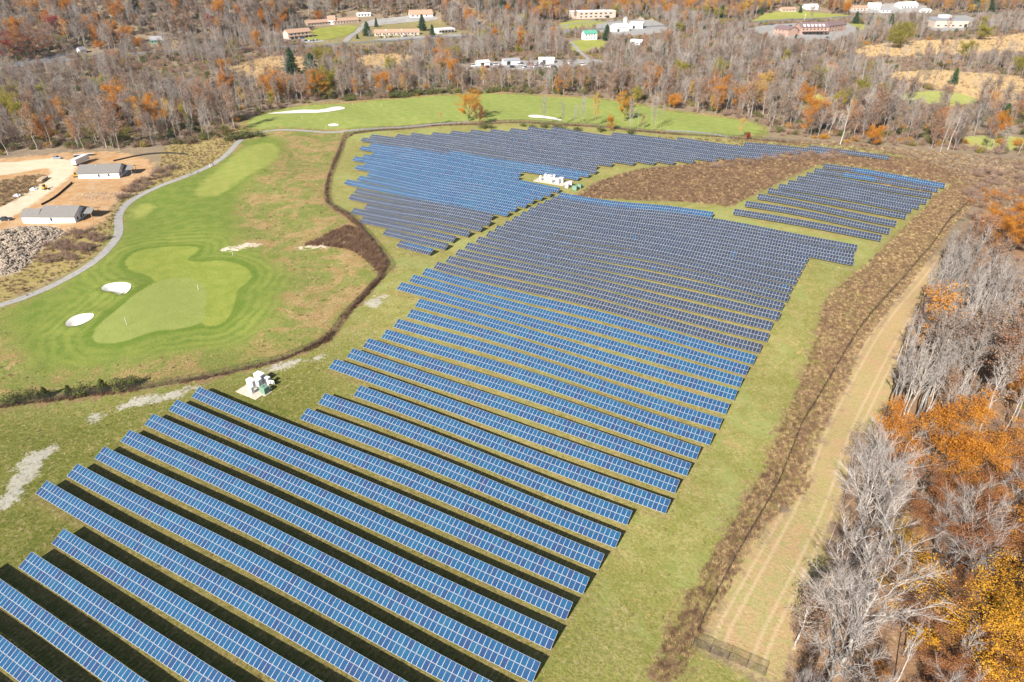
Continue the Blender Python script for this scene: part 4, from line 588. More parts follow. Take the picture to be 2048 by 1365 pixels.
for block, k, v, u0, u1 in ROWS:
    n = max(4, int(round((u1 - u0) / STEP))); near = block == 'front' and k <= 8
    us = u0 + (np.arange(n) + 0.5) * STEP
    if near and not (block == 'front'): pass
    vm = v - CH * math.cos(TILT) / 2
    zc = terrain(us * tv[0] + vm * nv[0], us * tv[1] + vm * nv[1])
    ker = np.ones(9) / 9; zc = np.convolve(np.pad(zc, 4, 'edge'), ker, 'valid')
    blue_row = (block == 'front' and (k <= 13 or k == 28)) or (block == 'far' and 8 <= k <= 17)
    x0, y0 = us[0] * tv + vm * nv
    e = thing('solar_panel_row', row_label(block, k, blue_row), 'solar panels', (x0, y0, zc[0]), 0, {'front': 'solar rows of the large field', 'far': 'solar rows of the far left field', 'mound': 'solar rows of the small right field'}[block])
    slope = np.gradient(zc) / STEP; org = np.array([x0, y0, zc[0]])
    zt = 2.2 - math.sin(TILT) * CH / 2          # height of the table's middle line
    ctr = np.column_stack([us * tv[0] + vm * nv[0], us * tv[1] + vm * nv[1], zc + zt])
    X = np.column_stack([np.full(n, tv[0]), np.full(n, tv[1]), slope]); X /= np.linalg.norm(X, axis=1)[:, None]
    Y0 = np.array([nv[0] * math.cos(TILT), nv[1] * math.cos(TILT), math.sin(TILT)])
    Z = np.cross(X, Y0); Z /= np.linalg.norm(Z, axis=1)[:, None]; Y = np.cross(Z, X)
    allV = []; allF = []; allM = []; cnt = 0
    for i in range(n):
        for half in (0, 1):
            c = ctr[i] + Y[i] * ((PL + GAP) / 2 * (1 if half else -1)) + rng.normal(0, 0.004, 3)
            bl = is_blue(block, k, i / n, half)
            if near:
                o = bpy.data.objects.new('panel', mesh_blue if bl else mesh_grey); C.objects.link(o); o.parent = e
                R = Matrix(((X[i][0], Y[i][0], Z[i][0], c[0] - org[0]), (X[i][1], Y[i][1], Z[i][1], c[1] - org[1]), (X[i][2], Y[i][2], Z[i][2], c[2] - org[2]), (0, 0, 0, 1))); o.matrix_basis = R
            else:
                allV.append(PV[:, :1] * X[i] + PV[:, 1:2] * Y[i] + PV[:, 2:3] * Z[i] + (c - org)); allF.append(PF + cnt); cnt += 12; allM.append(np.where(PM == 1, 2 if bl else 1, 0))
    if not near:
        kind(link('panels', np_mesh('panels', np.vstack(allV), np.vstack(allF), ['panel_frame', 'panel_grey', 'panel_blue'], np.concatenate(allM)), e), 'stuff')
    # rails along the table, rafters and two legs every five modules
    mb = MB()
    for off in (-1.25, -0.4, 0.4, 1.25):
        for i in range(0, n - 1, 7):
            j = min(n - 1, i + 7); a = ctr[i] + Y[i] * off - Z[i] * 0.09 - org; b = ctr[j] + Y[j] * off - Z[j] * 0.09 - org; mb.tube(a, b, 0.04, 0.04, 4)
    for i in range(1, n, 5):
        a = ctr[i] - Y[i] * 1.5 - Z[i] * 0.16 - org; b = ctr[i] + Y[i] * 1.5 - Z[i] * 0.16 - org; mb.tube(a, b, 0.045, 0.045, 4)
        for off in (-0.75, 0.95):
            p = ctr[i] + Y[i] * off - Z[i] * 0.16 - org; mb.tube((p[0], p[1], zc[i] - zc[0] - 0.3), p, 0.05, 0.05, 4)
    mb.build('support_frame', 'steel', e)

# ------------------------------------------------------------------ trees: a few modelled trees, shared by all copies
def seg_mesh(segs, sides):
    """tapered limbs: segs (n, 8) x0 y0 z0 x1 y1 z1 r0 r1"""
    S = np.array(segs); n = len(S); p0, p1 = S[:, 0:3], S[:, 3:6]; d = p1 - p0; d /= np.linalg.norm(d, axis=1)[:, None] + 1e-9
    up = np.where(np.abs(d[:, 2:3]) < 0.9, np.array([[0, 0, 1.]]), np.array([[1., 0, 0]])); a = np.cross(d, up); a /= np.linalg.norm(a, axis=1)[:, None]; b = np.cross(d, a)
    V = np.zeros((n, 2 * sides, 3))
    for k in range(sides):
        t = 2 * math.pi * k / sides; o = a * math.cos(t) + b * math.sin(t); V[:, k] = p0 + o * S[:, 6:7]; V[:, sides + k] = p1 + o * S[:, 7:8]
    base = (np.arange(n) * 2 * sides)[:, None]; F = [base + np.array([[k, (k + 1) % sides, sides + (k + 1) % sides, sides + k]]) for k in range(sides)]
    return V.reshape(-1, 3), np.concatenate(F, 0)
def unit(v): return v / (np.linalg.norm(v) + 1e-9)
def grow(r, H, first, ang, ln, nb, form):
    """trunk and limbs of a tree of height H; returns limb segments and the tips where twigs or leaves sit"""
    segs = []; tips = []
    top = np.array([r.normal(0, 0.03 * H), r.normal(0, 0.03 * H), H * (0.93 if form != 'oak' else 0.62)])
    pts = [np.zeros(3)]; ns = 7
    for i in range(1, ns + 1): pts.append(top * i / ns + r.normal(0, 0.008 * H, 3) * (i < ns))
    R0 = 0.0105 * H + 0.05
    for i in range(ns): segs.append((*pts[i], *pts[i + 1], R0 * (1 - 0.13 * i), R0 * (1 - 0.13 * (i + 1))))
    tips.append((pts[-1], unit(pts[-1] - pts[-2]), 0.10 * H))
    def on(t): j = min(ns - 1, int(t * ns)); q = t * ns - j; return pts[j] * (1 - q) + pts[j + 1] * q
    az = r.uniform(0, 6.28)
    for i in range(nb):
        t = first + (0.97 - first) * (i + r.uniform(0, 0.9)) / nb; p = on(min(t, 0.99)); az += 2.4 + r.normal(0, 0.4)
        rel = (t - first) / (1 - first); L = H * ln * (1.15 - 0.75 * rel if form == 'pole' else (0.75 + 0.5 * math.sin(rel * 3.0))) * r.uniform(0.7, 1.25)
        th = math.radians(ang) * r.uniform(0.75, 1.25) * (1.15 - 0.4 * rel)
        d = np.array([math.cos(az) * math.sin(th), math.sin(az) * math.sin(th), math.cos(th)]); rb = R0 * (1 - 0.9 * t) * 0.62 + 0.012
        m = 4
        for s in range(m):
            d = unit(d + np.array([0, 0, 0.16 if form != 'oak' else 0.05]) + r.normal(0, 0.13, 3)); q = p + d * L / m
            segs.append((*p, *q, rb * (1 - s / m * 0.8), rb * (1 - (s + 1) / m * 0.8)))
            if s >= 1:
                for _ in range(2 if form != 'oak' else 3):
                    dd = unit(d + r.normal(0, 0.55, 3) + np.array([0, 0, 0.15])); l2 = L * r.uniform(0.22, 0.5); a0 = p + (q - p) * r.uniform(0.1, 1)
                    e1 = a0 + dd * l2 * 0.5; d3 = unit(dd + r.normal(0, 0.2, 3) + np.array([0, 0, 0.12])); e2 = e1 + d3 * l2 * 0.5
                    segs.append((*a0, *e1, rb * 0.42 + 0.006, rb * 0.3 + 0.005)); segs.append((*e1, *e2, rb * 0.3 + 0.005, 0.006)); tips.append((e1, dd, l2 * 0.7)); tips.append((e2, d3, l2 * 0.6))
            p = q
        tips.append((p, d, L * 0.3))
    return segs, tips
def twigs(r, tips, per, wid, reach):
    """fine twigs: long thin triangles"""
    V = []
    P = np.array([t[0] for t in tips]); Dn = np.array([t[1] for t in tips]); Ls = np.array([t[2] for t in tips])
    k = np.repeat(np.arange(len(P)), per); n = len(k)
    s = P[k] - Dn[k] * (Ls[k] * r.uniform(0, 0.9, n))[:, None]
    d = Dn[k] + r.normal(0, 0.55, (n, 3)) + np.array([0, 0, 0.2]); d /= np.linalg.norm(d, axis=1)[:, None]
    l = np.clip(Ls[k] * reach, 0.4, 2.4) * r.uniform(0.5, 1.3, n); e = s + d * l[:, None]
    w = np.cross(d, r.normal(0, 1, (n, 3))); w /= np.linalg.norm(w, axis=1)[:, None]; w *= (wid * r.uniform(0.6, 1.2, n))[:, None]
    V = np.stack([s - w, s + w, e], 1).reshape(-1, 3); return V, np.arange(3 * n).reshape(-1, 3)
def leaves(r, tips, per, size, spread, squash=0.8):
    P = np.array([t[0] for t in tips]); k = np.repeat(np.arange(len(P)), per); n = len(k)
    c = P[k] + r.normal(0, 1, (n, 3)) * np.array([spread, spread, spread * squash])
    a = r.normal(0, 1, (n, 3)); a[:, 2] *= 0.7; a /= np.linalg.norm(a, axis=1)[:, None]; b = np.cross(a, r.normal(0, 1, (n, 3))); b /= np.linalg.norm(b, axis=1)[:, None]
    sz = (size * r.uniform(0.6, 1.35, n))[:, None]
    V = np.stack([c - a * sz, c + b * sz * 0.6, c + a * sz, c - b * sz * 0.6], 1).reshape(-1, 3); return V, np.arange(4 * n).reshape(-1, 4)
PROTO = {}
def widen(me, k):
    for v in me.vertices: v.co.x *= k; v.co.y *= k
def proto(key, trunk, crown, H): PROTO[key] = (trunk, crown, H)
for i in range(7):              # bare trees: poles of a dense wood and broad ones
    r = np.random.default_rng(100 + i); broad = i >= 4
    sg, tp = grow(r, 20, 0.5 if not broad else 0.22, 30 if not broad else 46, 0.155 if not broad else 0.33, 14 if not broad else 18, 'pole' if not broad else 'wide')
    V, F = seg_mesh(sg, 4); tm = np_mesh('trunk', V, F, 'bark'); V, F = twigs(r, tp, 6 if not broad else 12, 0.019, 1.0); proto('bare%d' % i, tm, np_mesh('crown', V, F, 'twig' if broad else 'twig_pole'), 20)
for i in range(4):              # broad-crowned trees still in leaf
    r = np.random.default_rng(200 + i); sg, tp = grow(r, 18, 0.22, 50, 0.36, 14, 'oak' if i < 3 else 'wide')
    V, F = seg_mesh(sg, 4); tm = np_mesh('trunk', V, F, 'bark_dark'); V, F = leaves(r, tp, 40, 0.20, 0.8); proto('leafy%d' % i, tm, np_mesh('crown', V, F, 'leaf_gold'), 18)
for i in range(3):              # oaks near enough to show small leaves
    r = np.random.default_rng(250 + i); sg, tp = grow(r, 18, 0.2, 52, 0.36, 15, 'oak')
    V, F = seg_mesh(sg, 5); tm = np_mesh('trunk', V, F, 'bark_dark'); V, F = leaves(r, [q for q in tp if r.random() < 0.62], 175, 0.082, 0.43); proto('oak%d' % i, tm, np_mesh('crown', V, F, 'leaf_gold'), 18)
for i in range(3):              # thin-leaved trees, branches showing
    r = np.random.default_rng(300 + i); sg, tp = grow(r, 18, 0.3, 42, 0.26, 16, 'wide')
    V, F = seg_mesh(sg, 4); tm = np_mesh('trunk', V, F, 'bark'); V, F = leaves(r, tp, 9, 0.21, 0.6)
    V2, F2 = twigs(r, tp, 5, 0.022, 1.0); me = np_mesh('crown', np.vstack([V, V2]), [F, F2 + len(V)], ['leaf_rust', 'twig'], np.concatenate([np.zeros(len(F)), np.ones(len(F2))])); proto('thin%d' % i, tm, me, 18)
for i in range(3):              # conifers
    r = np.random.default_rng(400 + i); H = 15; sg = [(0, 0, 0, 0, 0, H * 0.95, 0.2, 0.03)]; tp = []; Vs = []; n = 0
    for z in np.arange(0.10 * H, H * 0.98, 0.42):
        R = (0.27 + 0.12 * r.random()) * H * (1 - z / H) ** 0.65 + 0.15
        for a in np.arange(0, 6.28, 0.62 if R > 1 else 1.1):
            a += r.uniform(-.3, .3); rr = R * r.uniform(0.5, 1.2); p = np.array([0, 0, z]); q = np.array([math.cos(a) * rr, math.sin(a) * rr, z - 0.18 * rr + r.normal(0, .1)])
            sg.append((*p, *q, 0.035, 0.012)); m = max(3, int(rr * 5.5))
            for t in np.linspace(0.25, 1.0, m): tp.append((p + (q - p) * t + r.normal(0, 0.05, 3), unit(q - p), 0.3))
    V, F = seg_mesh(sg, 3); tm = np_mesh('trunk', V, F, 'bark_dark'); V, F = leaves(r, tp, 3, 0.24, 0.14, 0.5); proto('pine%d' % i, tm, np_mesh('crown', V, F, 'needle'), H)
for i in range(3):              # shrubs, about 2.5 m
    r = np.random.default_rng(500 + i); tp = []; sg = []
    for _ in range(26):
        a, t = r.uniform(0, 6.28), r.uniform(0.1, 1.1); d = np.array([math.cos(a) * math.sin(t), math.sin(a) * math.sin(t), math.cos(t)]); L = r.uniform(1.3, 2.4); p = np.array([d[0], d[1], 0]) * 0.25; q = p + d * L
        sg.append((*p, *q, 0.02, 0.006)); tp += [(p + (q - p) * 0.6, d, 0.7), (q, d, 0.8)]
    V, F = seg_mesh(sg, 3); tm = np_mesh('trunk', V, F, 'twig_brown'); V, F = leaves(r, tp, 11, 0.16, 0.3)
    V2, F2 = twigs(r, tp, 8, 0.016, 1.0); me = np_mesh('crown', np.vstack([V, V2]), [F, F2 + len(V)], ['leaf_green', 'twig_brown'], np.concatenate([np.zeros(len(F)), np.ones(len(F2))])); proto('shrub%d' % i, tm, me, 2.5)
    V, F = leaves(r, tp, 3, 0.13, 0.3); V2, F2 = twigs(r, tp, 16, 0.017, 1.0); me = np_mesh('crown', np.vstack([V, V2]), [F, F2 + len(V)], ['leaf_brown', 'twig_brown'], np.concatenate([np.zeros(len(F)), np.ones(len(F2))])); proto('dryshrub%d' % i, tm, me, 2.5)
KINDS = {'bare': (['bare%d' % i for i in range(7)], None), 'oakgold': (['oak%d' % i for i in range(3)], 'leaf_gold'), 'oakamber': (['oak%d' % i for i in range(3)], 'leaf_amber'), 'oakcopper': (['oak%d' % i for i in range(3)], 'leaf_copper'), 'oakred': (['oak%d' % i for i in range(3)], 'leaf_red'), 'oakyellow': (['oak%d' % i for i in range(3)], 'leaf_yellow'), 'pole': (['bare%d' % i for i in range(4)], None), 'broad': (['bare%d' % i for i in (4, 5, 6)], None),
    'gold': (['leafy%d' % i for i in range(4)], 'leaf_gold'), 'amber': (['leafy%d' % i for i in range(3)], 'leaf_amber'), 'copper': (['leafy%d' % i for i in range(4)], 'leaf_copper'), 'yellow': (['leafy%d' % i for i in range(4)], 'leaf_yellow'),
    'olive': (['leafy%d' % i for i in range(4)], 'leaf_olive'), 'red': (['leafy%d' % i for i in range(4)], 'leaf_red'), 'rust': (['thin%d' % i for i in range(3)], 'leaf_rust'), 'brown': (['thin%d' % i for i in range(3)], 'leaf_brown'),
    'goldthin': (['thin%d' % i for i in range(3)], 'leaf_gold'), 'yellowthin': (['thin%d' % i for i in range(3)], 'leaf_yellow'), 'pine': (['pine%d' % i for i in range(3)], None), 'sapling': (['pine%d' % i for i in range(3)], 'leaf_green'),
    'shrub': (['shrub%d' % i for i in range(3)], 'leaf_green'), 'goldshrub': (['shrub%d' % i for i in range(3)], 'leaf_amber'), 'dryshrub': (['dryshrub%d' % i for i in range(3)], 'leaf_brown')}
TNAME = {'bare': 'bare_tree', 'pole': 'bare_tree', 'broad': 'bare_tree', 'pine': 'conifer', 'brown': 'withered_tree', 'rust': 'withered_tree', 'copper': 'withered_tree', 'oakcopper': 'withered_tree', 'sapling': 'conifer_sapling', 'shrub': 'shrub', 'goldshrub': 'shrub', 'dryshrub': 'shrub'}
def plant(kd, x, y, h, label, group=None, wide=1.0, rz=None):
    keys, lm = KINDS[kd]; tm, cm, H = PROTO[keys[rng.integers(len(keys))]]
    nm = TNAME.get(kd, 'autumn_tree'); s = h / H
    t = thing(nm, label, 'shrub' if 'shrub' in kd else 'tree', (x, y, tz(x, y) - 0.08), rng.uniform(0, 6.28) if rz is None else rz, group)
    t.scale = (s * wide, s * wide, s)
    a = link('trunk', tm, t); c = link('crown', cm, t)
    if lm: c.material_slots[0].link = 'OBJECT'; c.material_slots[0].material = M[lm]
    return t
def variant_source(key, lm):
    """trunk and crown as one mesh: the source for the far-off woods"""
    tm, cm, H = PROTO[key]; nt_, nc = len(tm.vertices), len(cm.vertices)
    V = np.zeros((nt_ + nc, 3), np.float32); a = np.zeros(nt_ * 3, np.float32); tm.vertices.foreach_get('co', a); V[:nt_] = a.reshape(-1, 3); a = np.zeros(nc * 3, np.float32); cm.vertices.foreach_get('co', a); V[nt_:] = a.reshape(-1, 3)
    Fs = []; mi = []
    for me, off, mo in ((tm, 0, 0), (cm, nt_, 1)):
        L = np.zeros(len(me.loops), np.int32); me.loops.foreach_get('vertex_index', L); tot = np.zeros(len(me.polygons), np.int32); me.polygons.foreach_get('loop_total', tot); st = np.zeros(len(tot), np.int32); me.polygons.foreach_get('loop_start', st); m = np.zeros(len(tot), np.int32); me.polygons.foreach_get('material_index', m)
        for k in (3, 4):
            s = tot == k
            if s.any(): Fs.append(L[st[s][:, None] + np.arange(k)] + off); mi.append(m[s] + mo)
    mats = [tm.materials[0]] + list(cm.materials)
    if lm: mats[1] = M[lm]
    o = bpy.data.objects.new('source_' + key, np_mesh('source_' + key, V, Fs, mats, np.concatenate(mi))); return o, H
def scatter(name, pts, scale, rot, idx, sources, k='stuff'):
    """one object: points carrying instances of the given source objects"""
    n = len(pts); me = bpy.data.meshes.new(name); me.vertices.add(n); me.vertices.foreach_set('co', np.asarray(pts, np.float32).ravel())
    for nm, tp, val in (('sc', 'FLOAT', scale), ('rz', 'FLOAT', rot), ('ix', 'INT', idx)):
        a = me.attributes.new(nm, tp, 'POINT'); a.data.foreach_set('value', np.asarray(val, np.float32 if tp == 'FLOAT' else np.int32))
    o = link(name, me); kind(o, k)
    ng = bpy.data.node_groups.new(name, 'GeometryNodeTree'); ng.interface.new_socket('Geometry', in_out='INPUT', socket_type='NodeSocketGeometry'); ng.interface.new_socket('Geometry', in_out='OUTPUT', socket_type='NodeSocketGeometry')
    N, L = ng.nodes, ng.links; gi = N.new('NodeGroupInput'); go = N.new('NodeGroupOutput'); ip = N.new('GeometryNodeInstanceOnPoints'); jn = N.new('GeometryNodeJoinGeometry')
    for s in reversed(sources):
        q = N.new('GeometryNodeObjectInfo'); q.inputs['Object'].default_value = s; q.inputs['As Instance'].default_value = True; L.new(q.outputs['Geometry'], jn.inputs[0])
    L.new(gi.outputs[0], ip.inputs['Points']); L.new(jn.outputs[0], ip.inputs['Instance']); ip.inputs['Pick Instance'].default_value = True
    def na(nm, tp):
        a = N.new('GeometryNodeInputNamedAttribute'); a.data_type = tp; a.inputs[0].default_value = nm; return a.outputs[0]
    L.new(na('ix', 'INT'), ip.inputs['Instance Index']); L.new(na('sc', 'FLOAT'), ip.inputs['Scale'])
    cx = N.new('ShaderNodeCombineXYZ'); L.new(na('rz', 'FLOAT'), cx.inputs[2]); L.new(cx.outputs[0], ip.inputs['Rotation']); L.new(ip.outputs[0], go.inputs[0])
    md = o.modifiers.new('scatter', 'NODES'); md.node_group = ng; return o
# the trees that can be told apart in the photograph
SPECIAL = {'olive': 'olive yellow tree', 'gold': 'orange gold tree', 'red': 'deep red tree', 'rust': 'rust brown tree', 'yellowthin': 'sparse yellow tree', 'pine': 'dark green conifer', 'sapling': 'young conifer', 'bare': 'bare tree'}
for kd, x, y, h, lab, wide in TREES:
    h = min(h, 27.0); group = None
    if lab is None:
        where = 'near the motels and the road' if y > 700 and x < 60 else ('near the buildings beyond the marsh' if y > 700 else 'in the wood belt beyond the golf course')
        lab = SPECIAL[kd] + ' ' + where; group = SPECIAL[kd] + 's ' + where
    elif kd == 'sapling': lab = 'young evergreen in the planted row along the fence below the green'; group = 'planted conifers along the fence'
    elif lab.startswith('thin bare sapling'): group = 'bare saplings beside the fairway'
    k2 = kd
    if kd in ('gold', 'amber', 'copper', 'yellow') and y < 260: k2 = 'oak' + kd
    if lab.startswith('tall orange and rust'): k2 = 'oakgold'
    if lab.startswith('small rust red'): k2 = 'oakcopper'
    if y > 600 and x < -370 and kd in ('red', 'rust'): k2 = 'oakred' if kd == 'red' else 'oakcopper'
    if lab.startswith('vivid golden'): k2 = 'oakamber'
    if kd == 'gold' and group and y < 620: k2 = 'oakgold'
    if k2 == 'bare' and y < 200: k2 = 'broad' if wide >= 1.0 else 'pole'
    if kd == 'sapling' and rng.random() < 0.5: k2 = 'shrub'
    plant(k2, x, y, h, lab, group, wide * (1.25 if k2 == 'sapling' else 0.9 if k2 == 'shrub' else 1.0))
# woods: areas with their own mix of kinds
def fill(poly, dens, avoid, n_seed):
    P = np.asarray(poly); r = np.random.default_rng(n_seed); x0, y0 = P.min(0); x1, y1 = P.max(0); n = int((x1 - x0) * (y1 - y0) * dens)
    X = r.uniform(x0, x1, n); Y = r.uniform(y0, y1, n); ok = inside(P, X, Y)
    for a in avoid: ok &= ~inside(np.asarray(a), X, Y)
    return X[ok], Y[ok], r
def in_view(X, Y, Z, pad=0.28):
    c, s = math.cos(math.radians(31)), math.sin(math.radians(31)); dz = Z - 102.2; zc = Y * c - dz * s; px = X / zc / (1024 / 1365.3); py = (Y * s + dz * c) / zc / (682.5 / 1365.3)
    return (np.abs(px) < 1 + pad) & (py < 1 + pad) & (py > -1 - pad - 0.25) & (zc > 1)
ROADS = [(np.asarray(P), w) for P, w in PATHS.values()]
BUILT = [np.array(v).mean(0) for v in BLD.values()]
def clear_of_roads(X, Y, pad):
    ok = np.ones(X.shape, bool)
    for P, w in ROADS: ok &= ribbon_dist(P, X, Y, w / 2 + pad) > 0
    for bx, by in BUILT:            # open ground round each building and towards the valley
        ok &= ~((np.abs(X - bx) < 24) & (Y < by + 14) & (Y > by - 24))
    return ok
KEEP = [SM[k] for k in ('golf', 'fargolf', 'compound', 'lotA', 'lotA2', 'lotA3', 'lawnJ', 'lotB', 'lotC', 'lotD', 'lotE', 'lotAgrass', 'lawnF', 'lawnG', 'lawnH', 'lawnI', 'yard', 'golfB', 'golfC', 'golfD', 'pond', 'dirt', 'track', 'reeds', 'lot0')]
OPEN = [SM[k] for k in ('reedsB', 'reedsC', 'reedsD')]
WOOD = [(-1100, 240), (-420, 290), (-300, 300), (-262, 372), (-222, 372), (-180, 384), (-150, 410), (-165, 445), (-130, 480), (-60, 505), (0, 512), (60, 500), (98, 478), (128, 450), (140, 425), (150, 402), (205, 384), (262, 360), (300, 330), (330, 300), (430, 330), (1100, 600), (1300, 1330), (-1300, 1330)]
pool = []          # kind, x, y, h, zone
def rect(A, B, depth, pad):
    A = np.array(A, float); B = np.array(B, float); t = (B - A) / np.hypot(*(B - A)); n = np.array([-t[1], t[0]]); return np.array([A - t * pad - n * pad, B + t * pad - n * pad, B + t * pad + n * depth, A - t * pad + n * depth])
def strip(P, x0, x1, w):
    P = np.array([p for p in P if x0 <= p[0] <= x1], float); return np.vstack([P + (0, w), P[::-1] - (0, w)])
SIGHT = [(SM[k], f) for k, f in (('lotA', 0.95), ('lotAgrass', 0.95), ('lotB', 0.93), ('lotC', 0.9), ('lotD', 0.95), ('lotE', 0.95), ('lawnF', 0.95), ('lawnG', 0.9), ('lawnH', 0.95), ('lawnI', 0.95), ('yard', 0.35), ('reeds', 0.75), ('golfB', 0.4), ('golfC', 0.35), ('pond', 0.4), ('reedsB', 0.6), ('reedsC', 0.7), ('reedsD', 0.35), ('lotA2', 0.97), ('lotA3', 0.97), ('lawnJ', 0.8), ('lot0', 0.8))]
SIGHT += [(rect(a, b, 12, 4), 0.96) for k, (a, b) in BLD.items() if k not in ('houseA', 'houseB')]
SIGHT += [(strip(chaikin(PATHS['highway'][0], 2, False), a, b, 7), f) for a, b, f in ((-470, -330, 0.6), (-240, -30, 0.9), (230, 800, 0.92))] + [(strip(chaikin(PATHS['side_road'][0], 1, False)[::-1], -60, 60, 6), 0.95)]
def open_ground(X, Y, H, r):
    '''clearings stay clear: lower the trees that would stand between a clearing and the valley air above the solar field'''
    H = np.array(H, float); z0 = terrain(X, Y); D = np.hypot(X, Y); dice = r.random(len(X))
    for d in (4, 9, 15, 22, 30, 40, 52, 66, 82, 100, 125, 150, 180):
        t = 1 + d / D; xt, yt = X * t, Y * t; cap = None; tt = None
        for P, f in SIGHT:
            m = inside(P, xt, yt) & (dice < f)
            if m.any():
                if cap is None: tt = terrain(xt, yt); cap = 102.2 - z0 - (102.2 - tt - 0.5) / t
                H[m] = np.minimum(H[m], cap[m])
    return H
def sow(X, Y, r, mix, hr, zone):
    ks = list(mix); pr = np.array([mix[k] for k in ks], float); pr /= pr.sum(); Kx = r.choice(len(ks), len(X), p=pr); Hh = r.uniform(hr[0], hr[1], len(X))
    if zone != 'near': Hh = open_ground(X, Y, Hh, r)
    for i in range(len(X)):
        if Hh[i] > 4.0: pool.append((ks[Kx[i]], X[i], Y[i], Hh[i], zone))
X, Y, r = fill(WOOD, 1 / 54.0, KEEP, 11); ok = in_view(X, Y, terrain(X, Y)) & clear_of_roads(X, Y, 3); X, Y = X[ok], Y[ok]
op = np.zeros(X.shape, bool)
for P in OPEN: op |= inside(P, X, Y)
hd = Y - np.interp(X, [h[0] for h in HILL], [h[1] for h in HILL]); patchy = np.sin(X * 0.021 + 1.0) * np.sin(Y * 0.017 + 0.5) + 0.5 * np.sin(X * 0.05 + Y * 0.043)
hill_m = hd > -12; edge = (Y < np.interp(X, [-300, -150, 0, 160, 330], [430, 520, 560, 520, 470])) & ~hill_m
sow(X[hill_m & (X < 20)], Y[hill_m & (X < 20)], r, {'bare': 64, 'brown': 22, 'rust': 7, 'goldthin': 3, 'gold': 2.5, 'red': 0.6, 'pine': 0.4}, (12, 21), 'hill')
sow(X[hill_m & (X >= 20)], Y[hill_m & (X >= 20)], r, {'bare': 26, 'brown': 26, 'rust': 18, 'goldthin': 16, 'gold': 8, 'yellow': 5, 'yellowthin': 6, 'pine': 0.4}, (12, 19), 'hill')
m = edge & ~op; sow(X[m], Y[m], r, {'bare': 56, 'brown': 24, 'rust': 10, 'goldthin': 2.5, 'yellowthin': 2, 'gold': 1.5, 'olive': 2, 'pine': 0.7}, (8, 19), 'edge')
m = ~hill_m & ~edge & ~op & (patchy > -0.55); sow(X[m], Y[m], r, {'bare': 78, 'brown': 18, 'rust': 4, 'goldthin': 1, 'olive': 0.8, 'gold': 0.5, 'pine': 0.4}, (8, 18), 'belt')
m = ~hill_m & op & (r.random(len(X)) < 0.10); sow(X[m], Y[m], r, {'bare': 80, 'brown': 20}, (7, 13), 'belt')
# near wood on the right
Xn, Yn, r = fill(SM['litter'], 1 / 15.0, [SM['tan'], SM['brushR']], 21); ok = in_view(Xn, Yn, terrain(Xn, Yn), 0.25) & (Xn < 330)
Xn, Yn = Xn[ok], Yn[ok]; far_part = Yn > 128
sp = np.array([(a[1], a[2]) for a in TREES if a[0] in ('gold', 'amber', 'copper', 'yellow') and a[2] < 260 and a[1] > 40])
dmin = np.min(np.hypot(Xn[:, None] - sp[:, 0], Yn[:, None] - sp[:, 1]), 1)
glow = [(a[1], a[2]) for a in TREES if a[4] and a[4].startswith('glowing orange')][0]
shade = (np.hypot(Xn - glow[0] * 0.965, Yn - glow[1] * 0.965) < 12) | (np.hypot(Xn - glow[0] * 0.92, Yn - glow[1] * 0.92) < 13) | (np.hypot(Xn - glow[0] * 0.88, Yn - glow[1] * 0.87) < 11)
m = far_part & (dmin > 4) & ~shade & (Yn < 226); sow(Xn[m], Yn[m], r, {'pole': 92, 'rust': 4, 'goldthin': 1.5, 'brown': 4}, (13, 22), 'near')
m = ~far_part & (dmin > 6) & (r.random(len(Xn)) < 0.22); sow(Xn[m], Yn[m], r, {'pole': 40, 'broad': 30, 'rust': 12, 'copper': 10, 'brown': 12}, (9, 17), 'near')
# trees beyond the far end of the wire fence
ZONE = {'hill': 'on the far wooded hillside', 'edge': 'at the wood edge beyond the golf course', 'belt': 'in the wood belt towards the road', 'near': 'in the near wood beside the mown track'}
KN = {'bare': ('grey bare tree', 'bare'), 'broad': ('broad bare tree with pale limbs', 'bare'), 'pole': ('pale bare pole-like tree', 'bare'), 'brown': ('brown tree with thin withered leaves', 'brown'), 'rust': ('rust tree with thin crown', 'brown'), 'goldthin': ('thinly leaved orange tree', 'gold'), 'gold': ('orange tree in full leaf', 'gold'), 'yellow': ('yellow tree in full leaf', 'gold'), 'yellowthin': ('thinly leaved yellow tree', 'gold'), 'copper': ('copper leaved oak', 'gold'), 'pine': ('dark conifer', 'pine'), 'olive': ('olive green tree still in leaf', 'gold'), 'red': ('deep red leaved tree', 'gold')}
by_kind = {}
MARKS = {'near': [(a[1], a[2], a[4]) for a in TREES if a[4] and a[2] < 260 and a[1] > 40 and a[0] not in ('sapling',)], 'edge': [(-265, 385, 'behind the end of the building site road'), (-205, 385, 'behind the rear unfinished house'), (-160, 430, 'where the cart path meets the wood'), (-110, 500, 'behind the long sand bunker'), (-20, 530, 'behind the far fairway hedge'), (70, 520, 'behind the vivid golden tree'), (150, 470, 'at the end of the far fairway'), (205, 400, 'around the large pale corner tree'), (270, 370, 'around the white stemmed tree')]}
SHORT = {'big bright orange oak at the mown track edge': 'beside the big bright orange oak', 'broad golden oak with deep yellow crown at the wood edge': 'beside the broad golden oak', 'glowing orange oak above the end of the wire fence': 'around the glowing orange oak', 'slim yellow tree among pale bare poles': 'around the slim yellow tree', 'slim orange tree among pale bare poles': 'around the slim orange tree', 'pale leaning bare tree with white trunk at the track edge': 'by the leaning white trunk', 'tallest bare grey tree at the corner of the mown track': 'by the tallest bare tree', 'copper orange oak deep in the near wood': 'among the copper oaks', 'small yellow maple under the bare trees': 'by the small yellow maple'}
MARKS['near'] = [(a, b, SHORT[c]) for a, b, c in MARKS['near'] if c in SHORT]
